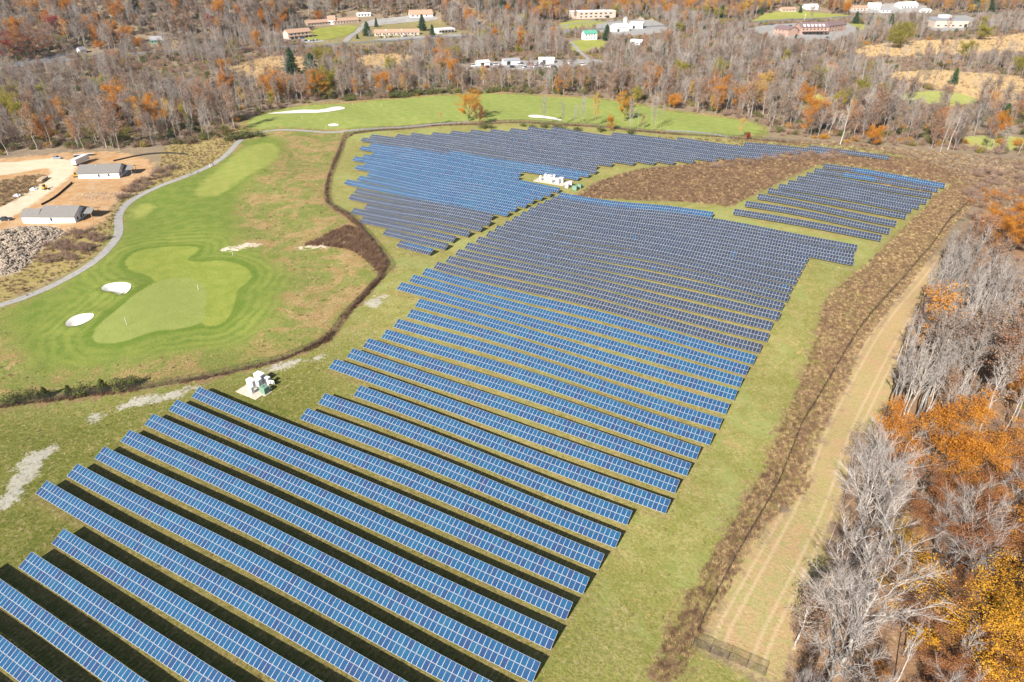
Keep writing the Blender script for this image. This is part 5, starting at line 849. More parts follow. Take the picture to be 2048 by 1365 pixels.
def where(zone, x, y):
    if zone not in MARKS: return ZONE[zone]
    return min(MARKS[zone], key=lambda m: (m[0] - x) ** 2 + (m[1] - y) ** 2)[2] + (' in the near wood' if zone == 'near' else '')
for q in pool: by_kind.setdefault(KN[q[0]][1], []).append(q)
rest = []
for kk, lst in by_kind.items():
    plur = lambda w: (w.replace('tree', 'trees', 1) if 'tree' in w else w + 's')
    lst.sort(key=lambda q: -q[3] / math.hypot(q[1], q[2], 102.2)); lim = 270
    for q in lst[:lim]:
        word = KN[q[0]][0]; wh = where(q[4], q[1], q[2]); plant(q[0] if q[0] != 'copper' or q[4] != 'near' else 'oakcopper', q[1], q[2], q[3], word + ' ' + wh, plur(word) + ' ' + wh, rng.uniform(0.9, 1.25))
    rest += lst[lim:]
print('pool', len(pool), 'rest', len(rest))
SRC = {}; srcs = []
for kd in ('bare', 'pole', 'brown', 'rust', 'goldthin', 'gold', 'yellow', 'yellowthin', 'copper', 'pine', 'olive', 'red'):
    keys, lm = KINDS[kd]; SRC[kd] = []
    for key in keys[:5]:
        if kd == 'pole': continue
        o, H = variant_source(key, lm); SRC[kd].append((len(srcs), H)); srcs.append(o)
SRC['pole'] = SRC['bare'][:4]; SRC['broad'] = SRC['bare'][4:]
if rest:
    pts = np.array([(q[1], q[2]) for q in rest]); zz = terrain(pts[:, 0], pts[:, 1]) - 0.1; ch = [SRC[q[0]][rng.integers(len(SRC[q[0]]))] for q in rest]
    w = scatter('woodland', np.column_stack([pts, zz]), [q[3] / c[1] for q, c in zip(rest, ch)], rng.uniform(0, 6.28, len(rest)), [c[0] for c in ch], srcs)
    tag(w, 'distant bare and brown autumn woodland reading as one mass', 'woodland')
# undergrowth of the woods and the dry weeds along fences
us = []; uinfo = []
for key, lm in (('dryshrub0', 'leaf_brown'), ('dryshrub1', 'leaf_rust'), ('dryshrub2', 'leaf_brown'), ('shrub0', 'leaf_green'), ('shrub1', 'leaf_olive'), ('shrub2', 'leaf_amber')):
    o, H = variant_source(key, lm); us.append(o)
Xu, Yu, r = fill(WOOD, 1 / 26.0, KEEP + OPEN, 31); ok = in_view(Xu, Yu, terrain(Xu, Yu)) & clear_of_roads(Xu, Yu, 2); Xu, Yu = Xu[ok], Yu[ok]; s = r.uniform(0.6, 1.7, len(Xu)); ok = open_ground(Xu, Yu, s * 2.6, r) >= s * 2.6 - 0.01; Xu, Yu, s = Xu[ok], Yu[ok], s[ok]
k = r.choice(6, len(Xu), p=[.32, .16, .28, .14, .07, .03])
Xv, Yv, r = fill(SM['litter'], 1 / 14.0, [SM['tan']], 32); ok = in_view(Xv, Yv, terrain(Xv, Yv)) & (Xv < 330); Xv, Yv = Xv[ok], Yv[ok]; kv = r.choice(6, len(Xv), p=[.54, .10, .32, .01, .01, .02]); sv = r.uniform(0.35, 1.0, len(Xv))
Xu, Yu = np.concatenate([Xu, Xv]), np.concatenate([Yu, Yv]); k = np.concatenate([k, kv]); s = np.concatenate([s, sv])
u = scatter('undergrowth', np.column_stack([Xu, Yu, terrain(Xu, Yu) - 0.1]), s, r.uniform(0, 6.28, len(Xu)), k, us); tag(u, 'brown leafless undergrowth covering the wood floor', 'undergrowth')
print('undergrowth', len(Xu))
def tuft_source(nm, mats, n, h, lean, wid, seed):
    r = np.random.default_rng(seed); a = r.uniform(0, 6.28, n); p = np.column_stack([r.normal(0, 0.32, n), r.normal(0, 0.32, n), np.zeros(n)]); d = np.column_stack([np.cos(a) * lean * r.uniform(0, 1, n), np.sin(a) * lean * r.uniform(0, 1, n), np.ones(n)]); d *= (h * r.uniform(0.5, 1.15, n))[:, None]
    w = np.column_stack([-np.sin(a), np.cos(a), np.zeros(n)]) * (wid * r.uniform(0.6, 1.3, n))[:, None]
    return bpy.data.objects.new('source_' + nm, np_mesh('source_' + nm, np.stack([p - w, p + w, p + d], 1).reshape(-1, 3), np.arange(3 * n).reshape(-1, 3), mats))
weeds = [tuft_source('weed', 'weed', 42, 1.05, 0.7, 0.035, 1), tuft_source('weed', 'weed_red', 42, 1.0, 0.8, 0.035, 2), tuft_source('weed', 'straw', 36, 0.75, 0.7, 0.03, 3), tuft_source('weed', 'grass', 40, 0.45, 1.0, 0.03, 4), tuft_source('weed', 'weed_red', 60, 1.35, 0.9, 0.04, 5)]
wx = []; wy = []; wk = []; wsz = []
def weed_area(poly, dens, p, sc, seed, avoid=()):
    X, Y, r = fill(poly, dens, avoid, seed); wx.append(X); wy.append(Y); wk.append(r.choice(5, len(X), p=p)); wsz.append(r.uniform(sc[0], sc[1], len(X)))
weed_area(SM['brushR'], 3.4, [.38, .16, .30, .14, .02], (0.35, 0.85), 41)
weed_area(SM['island'], 1.5, [.36, .32, .22, .04, .06], (0.45, 1.0), 42)
weed_area(SM['siteBank'], 1.0, [.5, .2, .2, .1, .0], (0.6, 1.2), 53)
weed_area([(60, 402), (150, 392), (205, 378), (262, 352), (300, 320), (240, 330), (190, 352), (150, 372), (80, 392)], 0.5, [.42, .36, .2, .02, .0], (0.5, 1.2), 54)
weed_area([(140, 372), (200, 340), (262, 330), (300, 300), (240, 262), (196, 286), (178, 300), (160, 330)], 0.9, [.42, .36, .2, .02, .0], (0.5, 1.2), 54)
weed_area(SM['mound'], 2.2, [.22, .48, .06, .0, .24], (0.7, 1.5), 43)
weed_area(SM['bank'], 0.5, [.4, .2, .25, .15, .0], (0.5, 1.1), 51)
weed_area([(-140, 20), (60, 20), (140, 200), (60, 290), (-100, 250), (-200, 160)], 0.42, [.02, .0, .30, .68, .0], (0.3, 0.62), 52, [SM['brushR'], SM['tan'], SM['litter'], SM['golf']])
weed_area(SM['golf'], 0.16, [.15, .03, .30, .52, .0], (0.3, 0.8), 44, [SM['mown'], SM['fargolf'], SM['fairway']])
weed_area(SM['reeds'], 0.25, [.1, .0, .9, .0, .0], (1.2, 2.2), 45)
for i, a in enumerate(('reedsB', 'reedsC', 'reedsD')): weed_area(SM[a], 0.2, [.1, .0, .9, .0, .0], (1.2, 2.2), 46 + i)
r = np.random.default_rng(50)
FL = chaikin(FENCE_L, 1, False); sg = np.hypot(*np.diff(FL, axis=0).T); cs = np.concatenate([[0], np.cumsum(sg)]); q = r.uniform(0, cs[-1], 3400); q = q[(np.sin(q * 0.11) + 0.6 * np.sin(q * 0.37 + 1) + r.normal(0, 0.5, len(q))) > -0.7]
hx = np.interp(q, cs, FL[:, 0]) + r.normal(-0.2, 0.45, len(q)); hy = np.interp(q, cs, FL[:, 1]) + r.normal(0.15, 0.4, len(q))
wx.append(hx); wy.append(hy); wk.append(r.choice(5, len(q), p=[.3, .35, .05, .02, .28])); wsz.append(r.uniform(0.35, 0.8, len(q)) * np.where((hx > -125) & (hx < -40) & (hy > 165) & (hy < 290), 1.6, 0.8 + 0.5 * np.sin(q * 0.05) ** 2))
wx, wy, wk, wsz = map(np.concatenate, (wx, wy, wk, wsz))
w = scatter('dry_weeds', np.column_stack([wx, wy, terrain(wx, wy) - 0.05]), wsz, r.uniform(0, 6.28, len(wx)), wk, weeds); tag(w, 'dry brown weeds and brush along fences and over the island', 'weeds')
print('weeds', len(wx))
# shrubs that stand singly
for i, (P, kd, n, hr, lab, grp) in enumerate((
        (SM['bushB'], 'dryshrub', 46, (1.5, 3.2), 'brown bush on the bank between building site and cart path', 'bushes on the building site bank'),
        (SM['bushD'], 'dryshrub', 48, (1.8, 4.2), 'pinkish leafless bush between the fence end and the glowing orange oak', 'leafless bushes at the fence end'),
        (SM['bushC'], 'dryshrub', 32, (1.6, 3.4), 'grey leafless bush along the top of the brown brush island', 'leafless bushes on the brush island'),
        (SM['bushA'], 'dryshrub', 46, (1.6, 3.0), 'brown bush beside the rubble pile', 'bushes beside the rubble pile'),
        ([(-262, 368), (-150, 392), (-146, 404), (-200, 392), (-262, 384)], 'shrub', 24, (2.0, 4.2), 'green bush at the wood edge behind the building site', 'green bushes behind the building site'),
        ([(-118, 497), (-60, 515), (0, 526), (60, 516), (58, 524), (0, 534), (-62, 524), (-120, 506)], 'shrub', 56, (2.2, 4.6), 'green bush in the hedge along the far fairway', 'hedge bushes along the far fairway'),
        ([(-20, 420), (30, 412), (75, 405), (76, 411), (30, 420), (-20, 428)], 'shrub', 14, (1.8, 3.6), 'green bush among saplings behind the far solar rows', 'bushes behind the far solar rows'),
        ([(170, 385), (300, 378), (300, 388), (170, 396)], 'goldshrub', 22, (1.6, 3.4), 'yellow green bush at the foot of the wood beyond the solar field', 'bushes at the foot of the corner wood'))):
    r = np.random.default_rng(600 + i); P = np.array(P, float); x0, y0 = P.min(0); x1, y1 = P.max(0); c = 0
    while c < n:
        x, y = r.uniform(x0, x1), r.uniform(y0, y1)
        if inside(P, np.array([x]), np.array([y]))[0]: plant(kd, x, y, r.uniform(*hr), lab, grp, r.uniform(1.0, 1.5)); c += 1

# ------------------------------------------------------------------ fences
def fence(P, label, h=2.1, step=3.0, post_r=0.04):
    P = np.asarray(P, float); s = np.concatenate([[0], np.cumsum(np.hypot(*np.diff(P, axis=0).T))]); q = np.arange(0, s[-1], step)
    X, Y = np.interp(q, s, P[:, 0]), np.interp(q, s, P[:, 1]); Zg = terrain(X, Y); e = thing('chain_link_fence', label, 'fence', (X[0], Y[0], Zg[0]))
    pm = MB().tube((0, 0, -0.3), (0, 0, h + 0.05), post_r, post_r, 6).mesh('post', 'dark'); mb = MB(); rl = MB()
    for i in range(len(q)):
        o = link('post', pm, e, (X[i] - X[0], Y[i] - Y[0], Zg[i] - Zg[0]))
        if i:
            a = (X[i - 1] - X[0], Y[i - 1] - Y[0], Zg[i - 1] - Zg[0]); b = (X[i] - X[0], Y[i] - Y[0], Zg[i] - Zg[0])
            mb.face([(a[0], a[1], a[2] + 0.03), (b[0], b[1], b[2] + 0.03), (b[0], b[1], b[2] + h - 0.02), (a[0], a[1], a[2] + h - 0.02)])
            rl.tube((a[0], a[1], a[2] + h), (b[0], b[1], b[2] + h), 0.025, 0.025, 4)
    mb.build('wire_mesh', 'chain_link', e); rl.build('top_rail', 'dark', e)
fence(FENCE_R, 'dark wire fence running through brown brush beside the mown track')
fence(FENCE_L, 'dark wire fence between golf course and solar field, lined with brown weeds')

# ------------------------------------------------------------------ electrical cabinets
ROT = math.radians(NORTH - 90)
def cabinet(x, y, w, d, h, label, group, col='white', vents=True):
    e = thing('electrical_cabinet', label, 'cabinet', (x, y, tz(x, y) + 0.14), ROT, group)
    MB().box(-w / 2, w / 2, -d / 2, d / 2, 0.08, h).build('body', col, e); MB().box(-w / 2 + 0.05, w / 2 - 0.05, -d / 2 + 0.05, d / 2 - 0.05, 0, 0.08).build('plinth', 'dark', e)
    MB().prism([(-w / 2 - 0.05, h), (w / 2 + 0.05, h), (w / 2 + 0.05, h + 0.06), (0, h + 0.12), (-w / 2 - 0.05, h + 0.06)], -d / 2 - 0.05, d / 2 + 0.05).build('lid', col, e)
    n = 2 if w > 1.3 else 1
    for i in range(n):
        a = -w / 2 + 0.06 + i * (w - 0.12) / n; b = a + (w - 0.12) / n - 0.04
        dr = MB().box(a, b, -d / 2 - 0.035, -d / 2 - 0.003, 0.2, h - 0.12).build('door', col, e); MB().box(b - 0.16, b - 0.11, -d / 2 - 0.07, -d / 2 - 0.036, h * 0.45, h * 0.58).build('handle', 'steel', dr)
    if vents:
        for j in range(3): MB().box(w / 2 + 0.003, w / 2 + 0.05, -d * 0.3, d * 0.3, h * (0.3 + 0.2 * j), h * (0.3 + 0.2 * j) + 0.1).build('vent', 'steel', e)
    return e
def transformer(x, y, w, d, h, label, group=None):
    e = thing('transformer', label, 'transformer', (x, y, tz(x, y) + 0.14), ROT, group)
    MB().prism([(-w / 2, 0), (w / 2, 0), (w / 2, h * 0.92), (w / 2 - 0.12, h), (-w / 2 + 0.12, h), (-w / 2, h * 0.92)], -d / 2, d / 2).build('tank', 'green_box', e)
    for a in (-w / 2 + 0.05, 0.03): MB().box(a, a + w / 2 - 0.1, -d / 2 - 0.05, -d / 2 - 0.004, 0.12, h * 0.85).build('door', 'green_box', e)
    for j in range(5): MB().box(-w / 2 + 0.15 + j * w * 0.17, -w / 2 + 0.2 + j * w * 0.17, d / 2 + 0.003, d / 2 + 0.22, 0.25, h * 0.8).build('cooling_fin', 'green_box', e)
    MB().box(-0.25, 0.25, -0.15, 0.15, h + 0.003, h + 0.07).build('hatch', 'dark', e); return e
def pad_slab(P, label):
    c = np.mean(P, 0); U = [(p - c) @ tv for p in np.array(P)]; Vv = [(p - c) @ nv for p in np.array(P)]
    e = tag(MB().box(min(U), max(U), min(Vv), max(Vv), -0.25, 0.14).build('concrete_pad', 'concrete'), label, 'concrete pad'); e.location = (c[0], c[1], tz(*c)); e.rotation_euler = (0, 0, ROT)
p1 = np.array(MISC['pad1']); pad_slab(p1, 'pale concrete pad under white cabinets beside the front rows'); c1 = p1.mean(0)
def at1(u, v): return tuple(c1 + tv * u + nv * v)
GB = 'white cabinets on the near pad'
for u, v, w, d, h, lab in ((-1.9, 0.6, 2.3, 1.4, 2.1, 'broad white cabinet on the west side of the near pad'), (-1.3, 3.0, 2.5, 1.6, 2.7, 'largest white cabinet at the rear of the near pad'), (0.75, 0.8, 1.15, 1.1, 2.9, 'tall slim white cabinet in the middle of the near pad'),
        (0.5, -1.7, 1.0, 0.8, 2.0, 'small white cabinet on the front corner of the near pad'), (1.4, 3.2, 1.2, 0.9, 2.2, 'white cabinet at the rear east corner of the near pad')):
    cabinet(*at1(u, v), w, d, h, lab, GB)
x, y = at1(2.55, 3.3)
e = thing('switch_board', 'grey steel switch board on posts behind the green transformer', 'switch board', (x, y, tz(x, y)), ROT + 0.3)
for a in (-0.7, 0.7): MB().tube((a, 0, -0.2), (a, 0, 1.9), 0.05, 0.05, 6).build('post', 'steel', e)
MB().box(-0.9, 0.9, -0.16, -0.06, 0.7, 1.8).build('board', 'panel_frame', e)
for a in (-0.6, 0.1): MB().box(a, a + 0.5, -0.4, -0.165, 0.85, 1.6).build('breaker_box', 'panel_frame', e)
x, y = at1(3.2, 0.2)
s = tag(MB().box(-1.3, 1.3, -1.2, 1.2, -0.25, 0.12).build('concrete_pad', 'concrete'), 'small concrete slab under the green transformer by the front rows', 'concrete pad'); s.location = (x, y, tz(x, y)); s.rotation_euler = (0, 0, ROT)
transformer(x, y, 1.9, 1.7, 1.9, 'pale green transformer beside the white cabinets of the near pad')
b2 = MISC['boxes2']; GC = 'white cabinets on the far pad'
pp = np.array(b2[:7]); c2 = pp.mean(0); pad_slab([c2 + tv * a + nv * b for a, b in ((-8, -3.5), (8, -3.5), (8, 4), (-8, 4))], 'pale concrete pad under white cabinets between the far solar rows')
DIM = [(0.9, 0.9, 2.2), (1.2, 1.0, 2.6), (2.2, 1.4, 2.6), (1.0, 0.9, 2.2), (2.0, 1.3, 2.5), (2.0, 1.3, 2.4), (1.2, 1.0, 2.4)]
WH = ['slim white cabinet at the west end of the far pad', 'tall white cabinet next to the slim one on the far pad', 'broad white cabinet in the middle of the far pad', 'narrow white cabinet in the front row of the far pad', 'broad white cabinet in the front of the far pad', 'broad white cabinet at the east end of the far pad', 'white cabinet at the rear of the far pad']
for (w, d, h), (x, y), lab in zip(DIM, b2[:7], WH): cabinet(x, y, w, d, h, lab, GC)
cabinet(*b2[7], 1.6, 1.2, 2.2, 'white cabinet standing on grass next to the far green transformer', None); cabinet(*b2[8], 1.6, 1.2, 2.2, 'white cabinet behind the far green transformer', None)
transformer(*b2[9], 2.2, 1.7, 2.0, 'green transformer at the end of the far pad by the grass track'); transformer(*b2[10], 1.8, 1.5, 1.9, 'smaller green transformer behind the far green transformer')

# ------------------------------------------------------------------ buildings
def building(name, label, A, B, depth, wall_h, roof_h, wall, roof, wins=(), doors=(), over=0.5, flat=False, zoff=0.0, cat='building'):
    """A, B: foot of the long wall that faces the valley; depth goes away from it; wins (x, z, w, h) on that wall"""
    A = np.array(A); B = np.array(B); L = float(np.hypot(*(B - A))); a = math.atan2(B[1] - A[1], B[0] - A[0])
    z = min(tz(*A), tz(*B)) ; e = thing(name, label, cat, (A[0], A[1], z + zoff), a)
    mb = MB(); mb.box(0, L, 0, depth, -1.5, wall_h)
    if not flat:
        for x in (0, L): pass
        mb.prism([(0.02, wall_h), (depth - 0.02, wall_h), (depth / 2, wall_h + roof_h - 0.05)], 0.02, L - 0.02)
        k = len(mb.v) - 6
        for i in range(k, len(mb.v)): x_, y_, z_ = mb.v[i]; mb.v[i] = (y_, x_, z_)
    mb.build('wall', wall, e)
    rb = MB()
    if flat: rb.box(-0.2, L + 0.2, -0.2, depth + 0.2, wall_h + 0.003, wall_h + 0.5)
    else:
        t = 0.22; sl = roof_h / (depth / 2)
        prof = [(-over, wall_h - over * sl), (depth / 2, wall_h + roof_h), (depth + over, wall_h - over * sl), (depth + over, wall_h - over * sl + t), (depth / 2, wall_h + roof_h + t), (-over, wall_h - over * sl + t)]
        rb.prism(prof, -over, L + over); rb.v = [(y_, x_, z_) for x_, y_, z_ in rb.v]
        rb.f = [f[::-1] for f in rb.f]
    rb.build('roof', roof, e)
    for x, z_, w, h in wins:
        o = MB().box(x, x + w, -0.05, 0.02, z_, z_ + h).build('window', 'glass', e)
        MB().box(x - 0.1, x + w + 0.1, -0.08, -0.004, z_ - 0.14, z_ - 0.003).build('sill', 'white', o)
    for x, w, h in doors: MB().box(x, x + w, -0.06, 0.02, 0.02, h).build('door', 'dark', e)
    return e, L
# houses being built
def new_house(A, B, depth, label, garage, gx0, wins):
    A = np.array(A); B = np.array(B); L = float(np.hypot(*(B - A))); e, L = building('new_house', label, A + (B - A) * gx0, B, depth, 2.9, 2.6, 'wrap', 'shingle', [(x, 1.0, 0.8, 1.3) for x in wins], (), 0.4, cat='house')
    Lm = L; g0 = -gx0 * float(np.hypot(*(B - A)))
    if gx0:
        w = MB().box(g0, -0.003, 0.02, depth - 4.0, -1.5, 2.8); w.build('garage_wall', 'wrap', e); d2 = depth - 4.0
        rb = MB(); sl = 2.0 / (d2 / 2); prof = [(-0.35, 2.9 - 0.35 * sl), (d2 / 2, 4.9), (d2 + 0.35, 2.9 - 0.35 * sl), (d2 + 0.35, 3.1 - 0.35 * sl), (d2 / 2, 5.1), (-0.35, 3.1 - 0.35 * sl)]
        rb.prism(prof, g0 - 0.35, -0.41); rb.v = [(y_, x_, z_) for x_, y_, z_ in rb.v]; rb.f = [f[::-1] for f in rb.f]; rb.build('garage_roof', 'shingle', e)
        gb = MB(); gb.prism([(0.04, 2.8), (d2 - 0.02, 2.8), (d2 / 2, 4.85)], g0 + 0.02, -0.41); gb.v = [(y_, x_, z_) for x_, y_, z_ in gb.v]; gb.build('garage_gable', 'wrap', e)
    # gable end: windows, covered porch on posts over a slab
    for y_ in (1.6, 4.2, 6.0): MB().box(Lm + 0.003, Lm + 0.06, y_, y_ + 0.9, 0.9, 2.2).build('window', 'glass', e)
    MB().box(Lm + 0.01, Lm + 4.4, depth * 0.42, depth * 0.98, -0.4, 0.12).build('porch_slab', 'concrete', e)
    pr = MB(); pr.prism([(depth * 0.38, 2.62), (depth * 0.7, 3.9), (depth * 1.02, 2.62), (depth * 1.02, 2.8), (depth * 0.7, 4.08), (depth * 0.38, 2.8)], Lm + 0.41, Lm + 4.8); pr.v = [(y_, x_, z_) for x_, y_, z_ in pr.v]; pr.f = [f[::-1] for f in pr.f]; pr.build('porch_roof', 'shingle', e)
    for y_ in (depth * 0.45, depth * 0.95): MB().box(Lm + 4.1, Lm + 4.25, y_ - 0.08, y_ + 0.08, 0.123, 2.6).build('porch_post', 'wood', e)
    MB().box(Lm * 0.4, Lm * 0.4 + 0.12, depth * 0.4, depth * 0.4 + 0.12, 4.6, 5.7).build('vent_pipe', 'white', e)
    return e
new_house(BLD['houseA'][0], BLD['houseA'][1], 11.0, 'unfinished long white walled house with grey shingle roof beside the rubble pile', True, 0.34, (4.2,))
new_house(BLD['houseB'][0], BLD['houseB'][1], 11.0, 'unfinished white walled house with grey roof behind, near the box trailer', False, 0.0, (9.0, 13.5))
W = lambda n, x0, dx, z, w, h: [(x0 + i * dx, z, w, h) for i in range(n)]
building('motel_wing', 'long low motel wing with tan roof, west of its gable', *BLD['motelUpA'], 11, 3.4, 2.6, 'cream', 'roof_tan', W(7, 2, 3.8, 1.0, 1.4, 1.5))
e, L = building('motel_wing', 'long low motel wing with tan roof, east of its gable', *BLD['motelUpB'], 11, 3.8, 2.6, 'cream', 'roof_tan', W(8, 2, 3.8, 1.0, 1.4, 1.6))
A = np.array(BLD['motelUpA'][1]); building('motel_lobby', 'motel lobby with pointed tan gable between two wings', A + (-1, 0.5), A + (8, 3), 13, 5.5, 4.0, 'white', 'roof_tan', W(2, 1.5, 4, 1.0, 1.8, 2.2))
e, L = building('motel_house', 'two storey cream motel house with tan roofs by the road', *BLD['motelLeft'], 12, 6.4, 3.0, 'cream', 'roof_tan', W(5, 3, 4.6, 4.0, 1.8, 1.6) + W(5, 3, 4.6, 0.8, 2.2, 2.0))
MB().box(-1, L + 1, -3.2, -0.1, 3.0, 3.3).build('veranda_roof', 'roof_tan', e)
for x in np.linspace(0, L, 6): MB().box(x - 0.12, x + 0.12, -3.0, -2.76, -0.5, 2.997).build('veranda_post', 'white', e)
e, L = building('motel_wing', 'separate long motel wing with pale tan roof beside the highway', *BLD['motelLow'], 11, 3.6, 2.6, 'cream', 'roof_tan', W(12, 2, 4.0, 1.0, 1.5, 1.6), [(4.0 + 8 * i, 1.0, 2.2) for i in range(6)])
for x in (L * 0.25, L * 0.6): MB().box(x, x + 1.2, 3.5, 4.7, 4.6, 6.4).build('chimney', 'white', e)
building('chalet', 'tan roofed chalet with steep gables at the edge of the wood', *BLD['chalet'], 14, 3.4, 5.0, 'white', 'roof_tan', W(4, 3, 6, 1.0, 2.0, 1.6))
e, L = building('diner', 'white diner with dull red canopy beside the highway', *BLD['diner'], 12, 4.2, 1.0, 'white', 'roof_white', W(5, 1.5, 4.0, 1.0, 2.4, 1.6), (), 0.5, True); MB().box(2, L - 2, -2.4, -0.1, 3.0, 3.4).build('canopy', M['roof_brown'], e)
building('hut', 'small white hut with open front at the motel parking', *BLD['sign_hut'], 6, 3.0, 1.2, 'white', 'roof_white', W(4, 1.5, 4.0, 0.8, 2.0, 1.6))
building('office_block', 'long two storey pale brick office block with white flat roof', *BLD['office'], 18, 8.4, 1.0, 'cream', 'roof_white', W(7, 13, 7, 4.9, 3.2, 1.8) + W(6, 13, 7, 1.2, 2.8, 1.6), [(50.0, 5.0, 3.0)], 0.5, True)
e, L = building('farmhouse', 'white two storey house with green metal roof', *BLD['farmhouse'], 9, 6.5, 2.8, 'white', 'roof_green', W(4, 1.5, 3.2, 4.2, 1.0, 1.6) + W(4, 1.5, 3.2, 1.2, 1.0, 1.6)); MB().box(L * 0.5, L * 0.5 + 0.9, 4, 4.9, 7.5, 10.4).build('chimney', 'pinkbrick', e)
building('barn', 'white barn behind the pointed conifer', *BLD['barn'], 12, 5.2, 3.0, 'white', 'roof_white', (), [(3, 3, 3.2)])
building('storage_block', 'pale flat roofed storage block beside the silo', *BLD['block'], 22, 5.6, 1, 'white', 'roof_white', (), [(4, 3, 3.5)], 0.4, True)
x, y = MISC['silo'][0]; e = thing('silo', 'short grey concrete silo by the white barn', 'silo', (x, y, tz(x, y))); MB().tube((0, 0, -1), (0, 0, 10), 3.0, 3.0, 16).build('tower', 'concrete', e); MB().tube((0, 0, 10.003), (0, 0, 11.6), 3.1, 0.5, 16).build('dome', 'roof_grey', e)
e, L = building('lodge_wing', 'pink brick lodge end wing with brown roof, west', *BLD['lodgeL'], 14, 7.0, 3.0, 'pinkbrick', 'roof_brown', W(3, 3, 5, 4.5, 1.2, 1.6) + W(3, 3, 5, 1.2, 1.2, 1.6))
e, L = building('lodge', 'pink brick lodge with brown dormered roof at the middle of the complex', *BLD['lodgeM'], 16, 8.0, 4.5, 'pinkbrick', 'roof_brown', W(7, 2.2, 4.4, 5.0, 1.4, 1.8) + W(7, 2.2, 4.4, 1.0, 2.0, 2.0))
for i in range(6): MB().prism([(3.4 + i * 4.6, 8.7), (5.0 + i * 4.6, 8.7), (5.0 + i * 4.6, 10.2), (4.2 + i * 4.6, 11.0), (3.4 + i * 4.6, 10.2)], 0.5, 5.2).build('dormer', 'white', e)
MB().box(2, L - 2, -4.5, -0.1, 3.3, 3.7).build('awning', 'dark', e)
building('lodge_link', 'low pink lodge link with brown roof between wings', np.array(BLD['lodgeL'][1]) + (2, 8), np.array(BLD['lodgeM'][0]) + (0, 4), 10, 4.6, 2.4, 'pinkbrick', 'roof_brown', W(3, 2, 5, 1.2, 1.6, 1.6))
building('lodge_wing', 'pink brick lodge end wing with brown roof, east', *BLD['lodgeR'], 14, 7.4, 3.4, 'pinkbrick', 'roof_brown', W(5, 3, 6, 4.5, 1.2, 1.6) + W(5, 3, 6, 1.2, 1.2, 1.6))
e, L = building('warehouse', 'large white warehouse with grey flat roof', *BLD['warehouse'], 46, 7.5, 1, 'cream', 'roof_grey', W(4, 3, 9, 1.5, 3.0, 1.6), [(36.0, 3.6, 4.0)], 0.4, True)
MB().box(L * 0.55, L * 0.85, 30, 40, 8.003, 11).build('roof_house', 'white', e)
building('cottage', 'cream cottage with pale roof on the hillside lawn', *BLD['cottageA'], 9, 3.2, 2.6, 'cream', 'roof_tan', W(4, 2, 5, 1, 1.6, 1.4)); building('cottage', 'white cottage with light roof beside a gravel drive', *BLD['cottageB'], 10, 4.0, 3.2, 'white', 'roof_white', W(3, 2, 5, 1, 1.6, 1.4))
building('shop', 'tan shop with shallow roof in the roadside cluster', *BLD['shopA'], 12, 4.0, 2.4, 'cream', 'roof_tan', W(4, 2, 5, 1, 2, 1.6)); building('shop', 'small white shop with gable beside the tan shop', *BLD['shopB'], 12, 5.0, 3.4, 'white', 'roof_white', W(3, 2, 4.5, 1, 2, 1.6)); building('shop', 'long white shop at the far end of the roadside cluster', *BLD['shopC'], 14, 5.5, 3.0, 'white', 'roof_white', W(5, 2, 5.4, 1, 2.2, 1.8))
building('cabin', 'little house with green front and two dormers in the left woods', *BLD['cabinL'], 8, 3.4, 3.2, 'roof_green', 'roof_grey', W(3, 1.2, 3, 1, 1.2, 1.3)); building('shed', 'tiny white shed beside the road in the left woods', *BLD['shed'], 5, 3.4, 2.2, 'white', 'roof_grey', [(1.5, 1, 1, 1.2)])
building('garage', 'low white garage in the roadside cluster', *BLD['garageA'], 9, 3.2, 1.6, 'white', 'roof_grey', W(3, 2, 6, 1, 2, 1.4)); building('garage', 'small white garage at the end of the roadside cluster', *BLD['garageB'], 9, 3.4, 1.8, 'white', 'roof_white', W(2, 2, 5, 1, 2, 1.4))
building('yard_shed', 'pale blue roofed shed in the middle of the vehicle yard', *BLD['yardShedA'], 10, 3.6, 1.4, 'white', 'roof_grey', (), [(3, 3, 3.0)]); building('yard_shed', 'long white shed at the east end of the vehicle yard', *BLD['yardShedB'], 9, 3.4, 1.4, 'white', 'roof_white', (), [(3, 3, 3.0)]); building('yard_shed', 'small white shed at the west end of the vehicle yard', *BLD['yardShedC'], 8, 3.2, 1.2, 'white', 'roof_white', (), [(2, 3, 2.8)])
building('shack', 'low grey roofed shack among bare trees below the farmhouse', *BLD['shack'], 8, 2.8, 2.2, 'white', 'roof_white', W(2, 2, 5, 1, 1.2, 1.2))

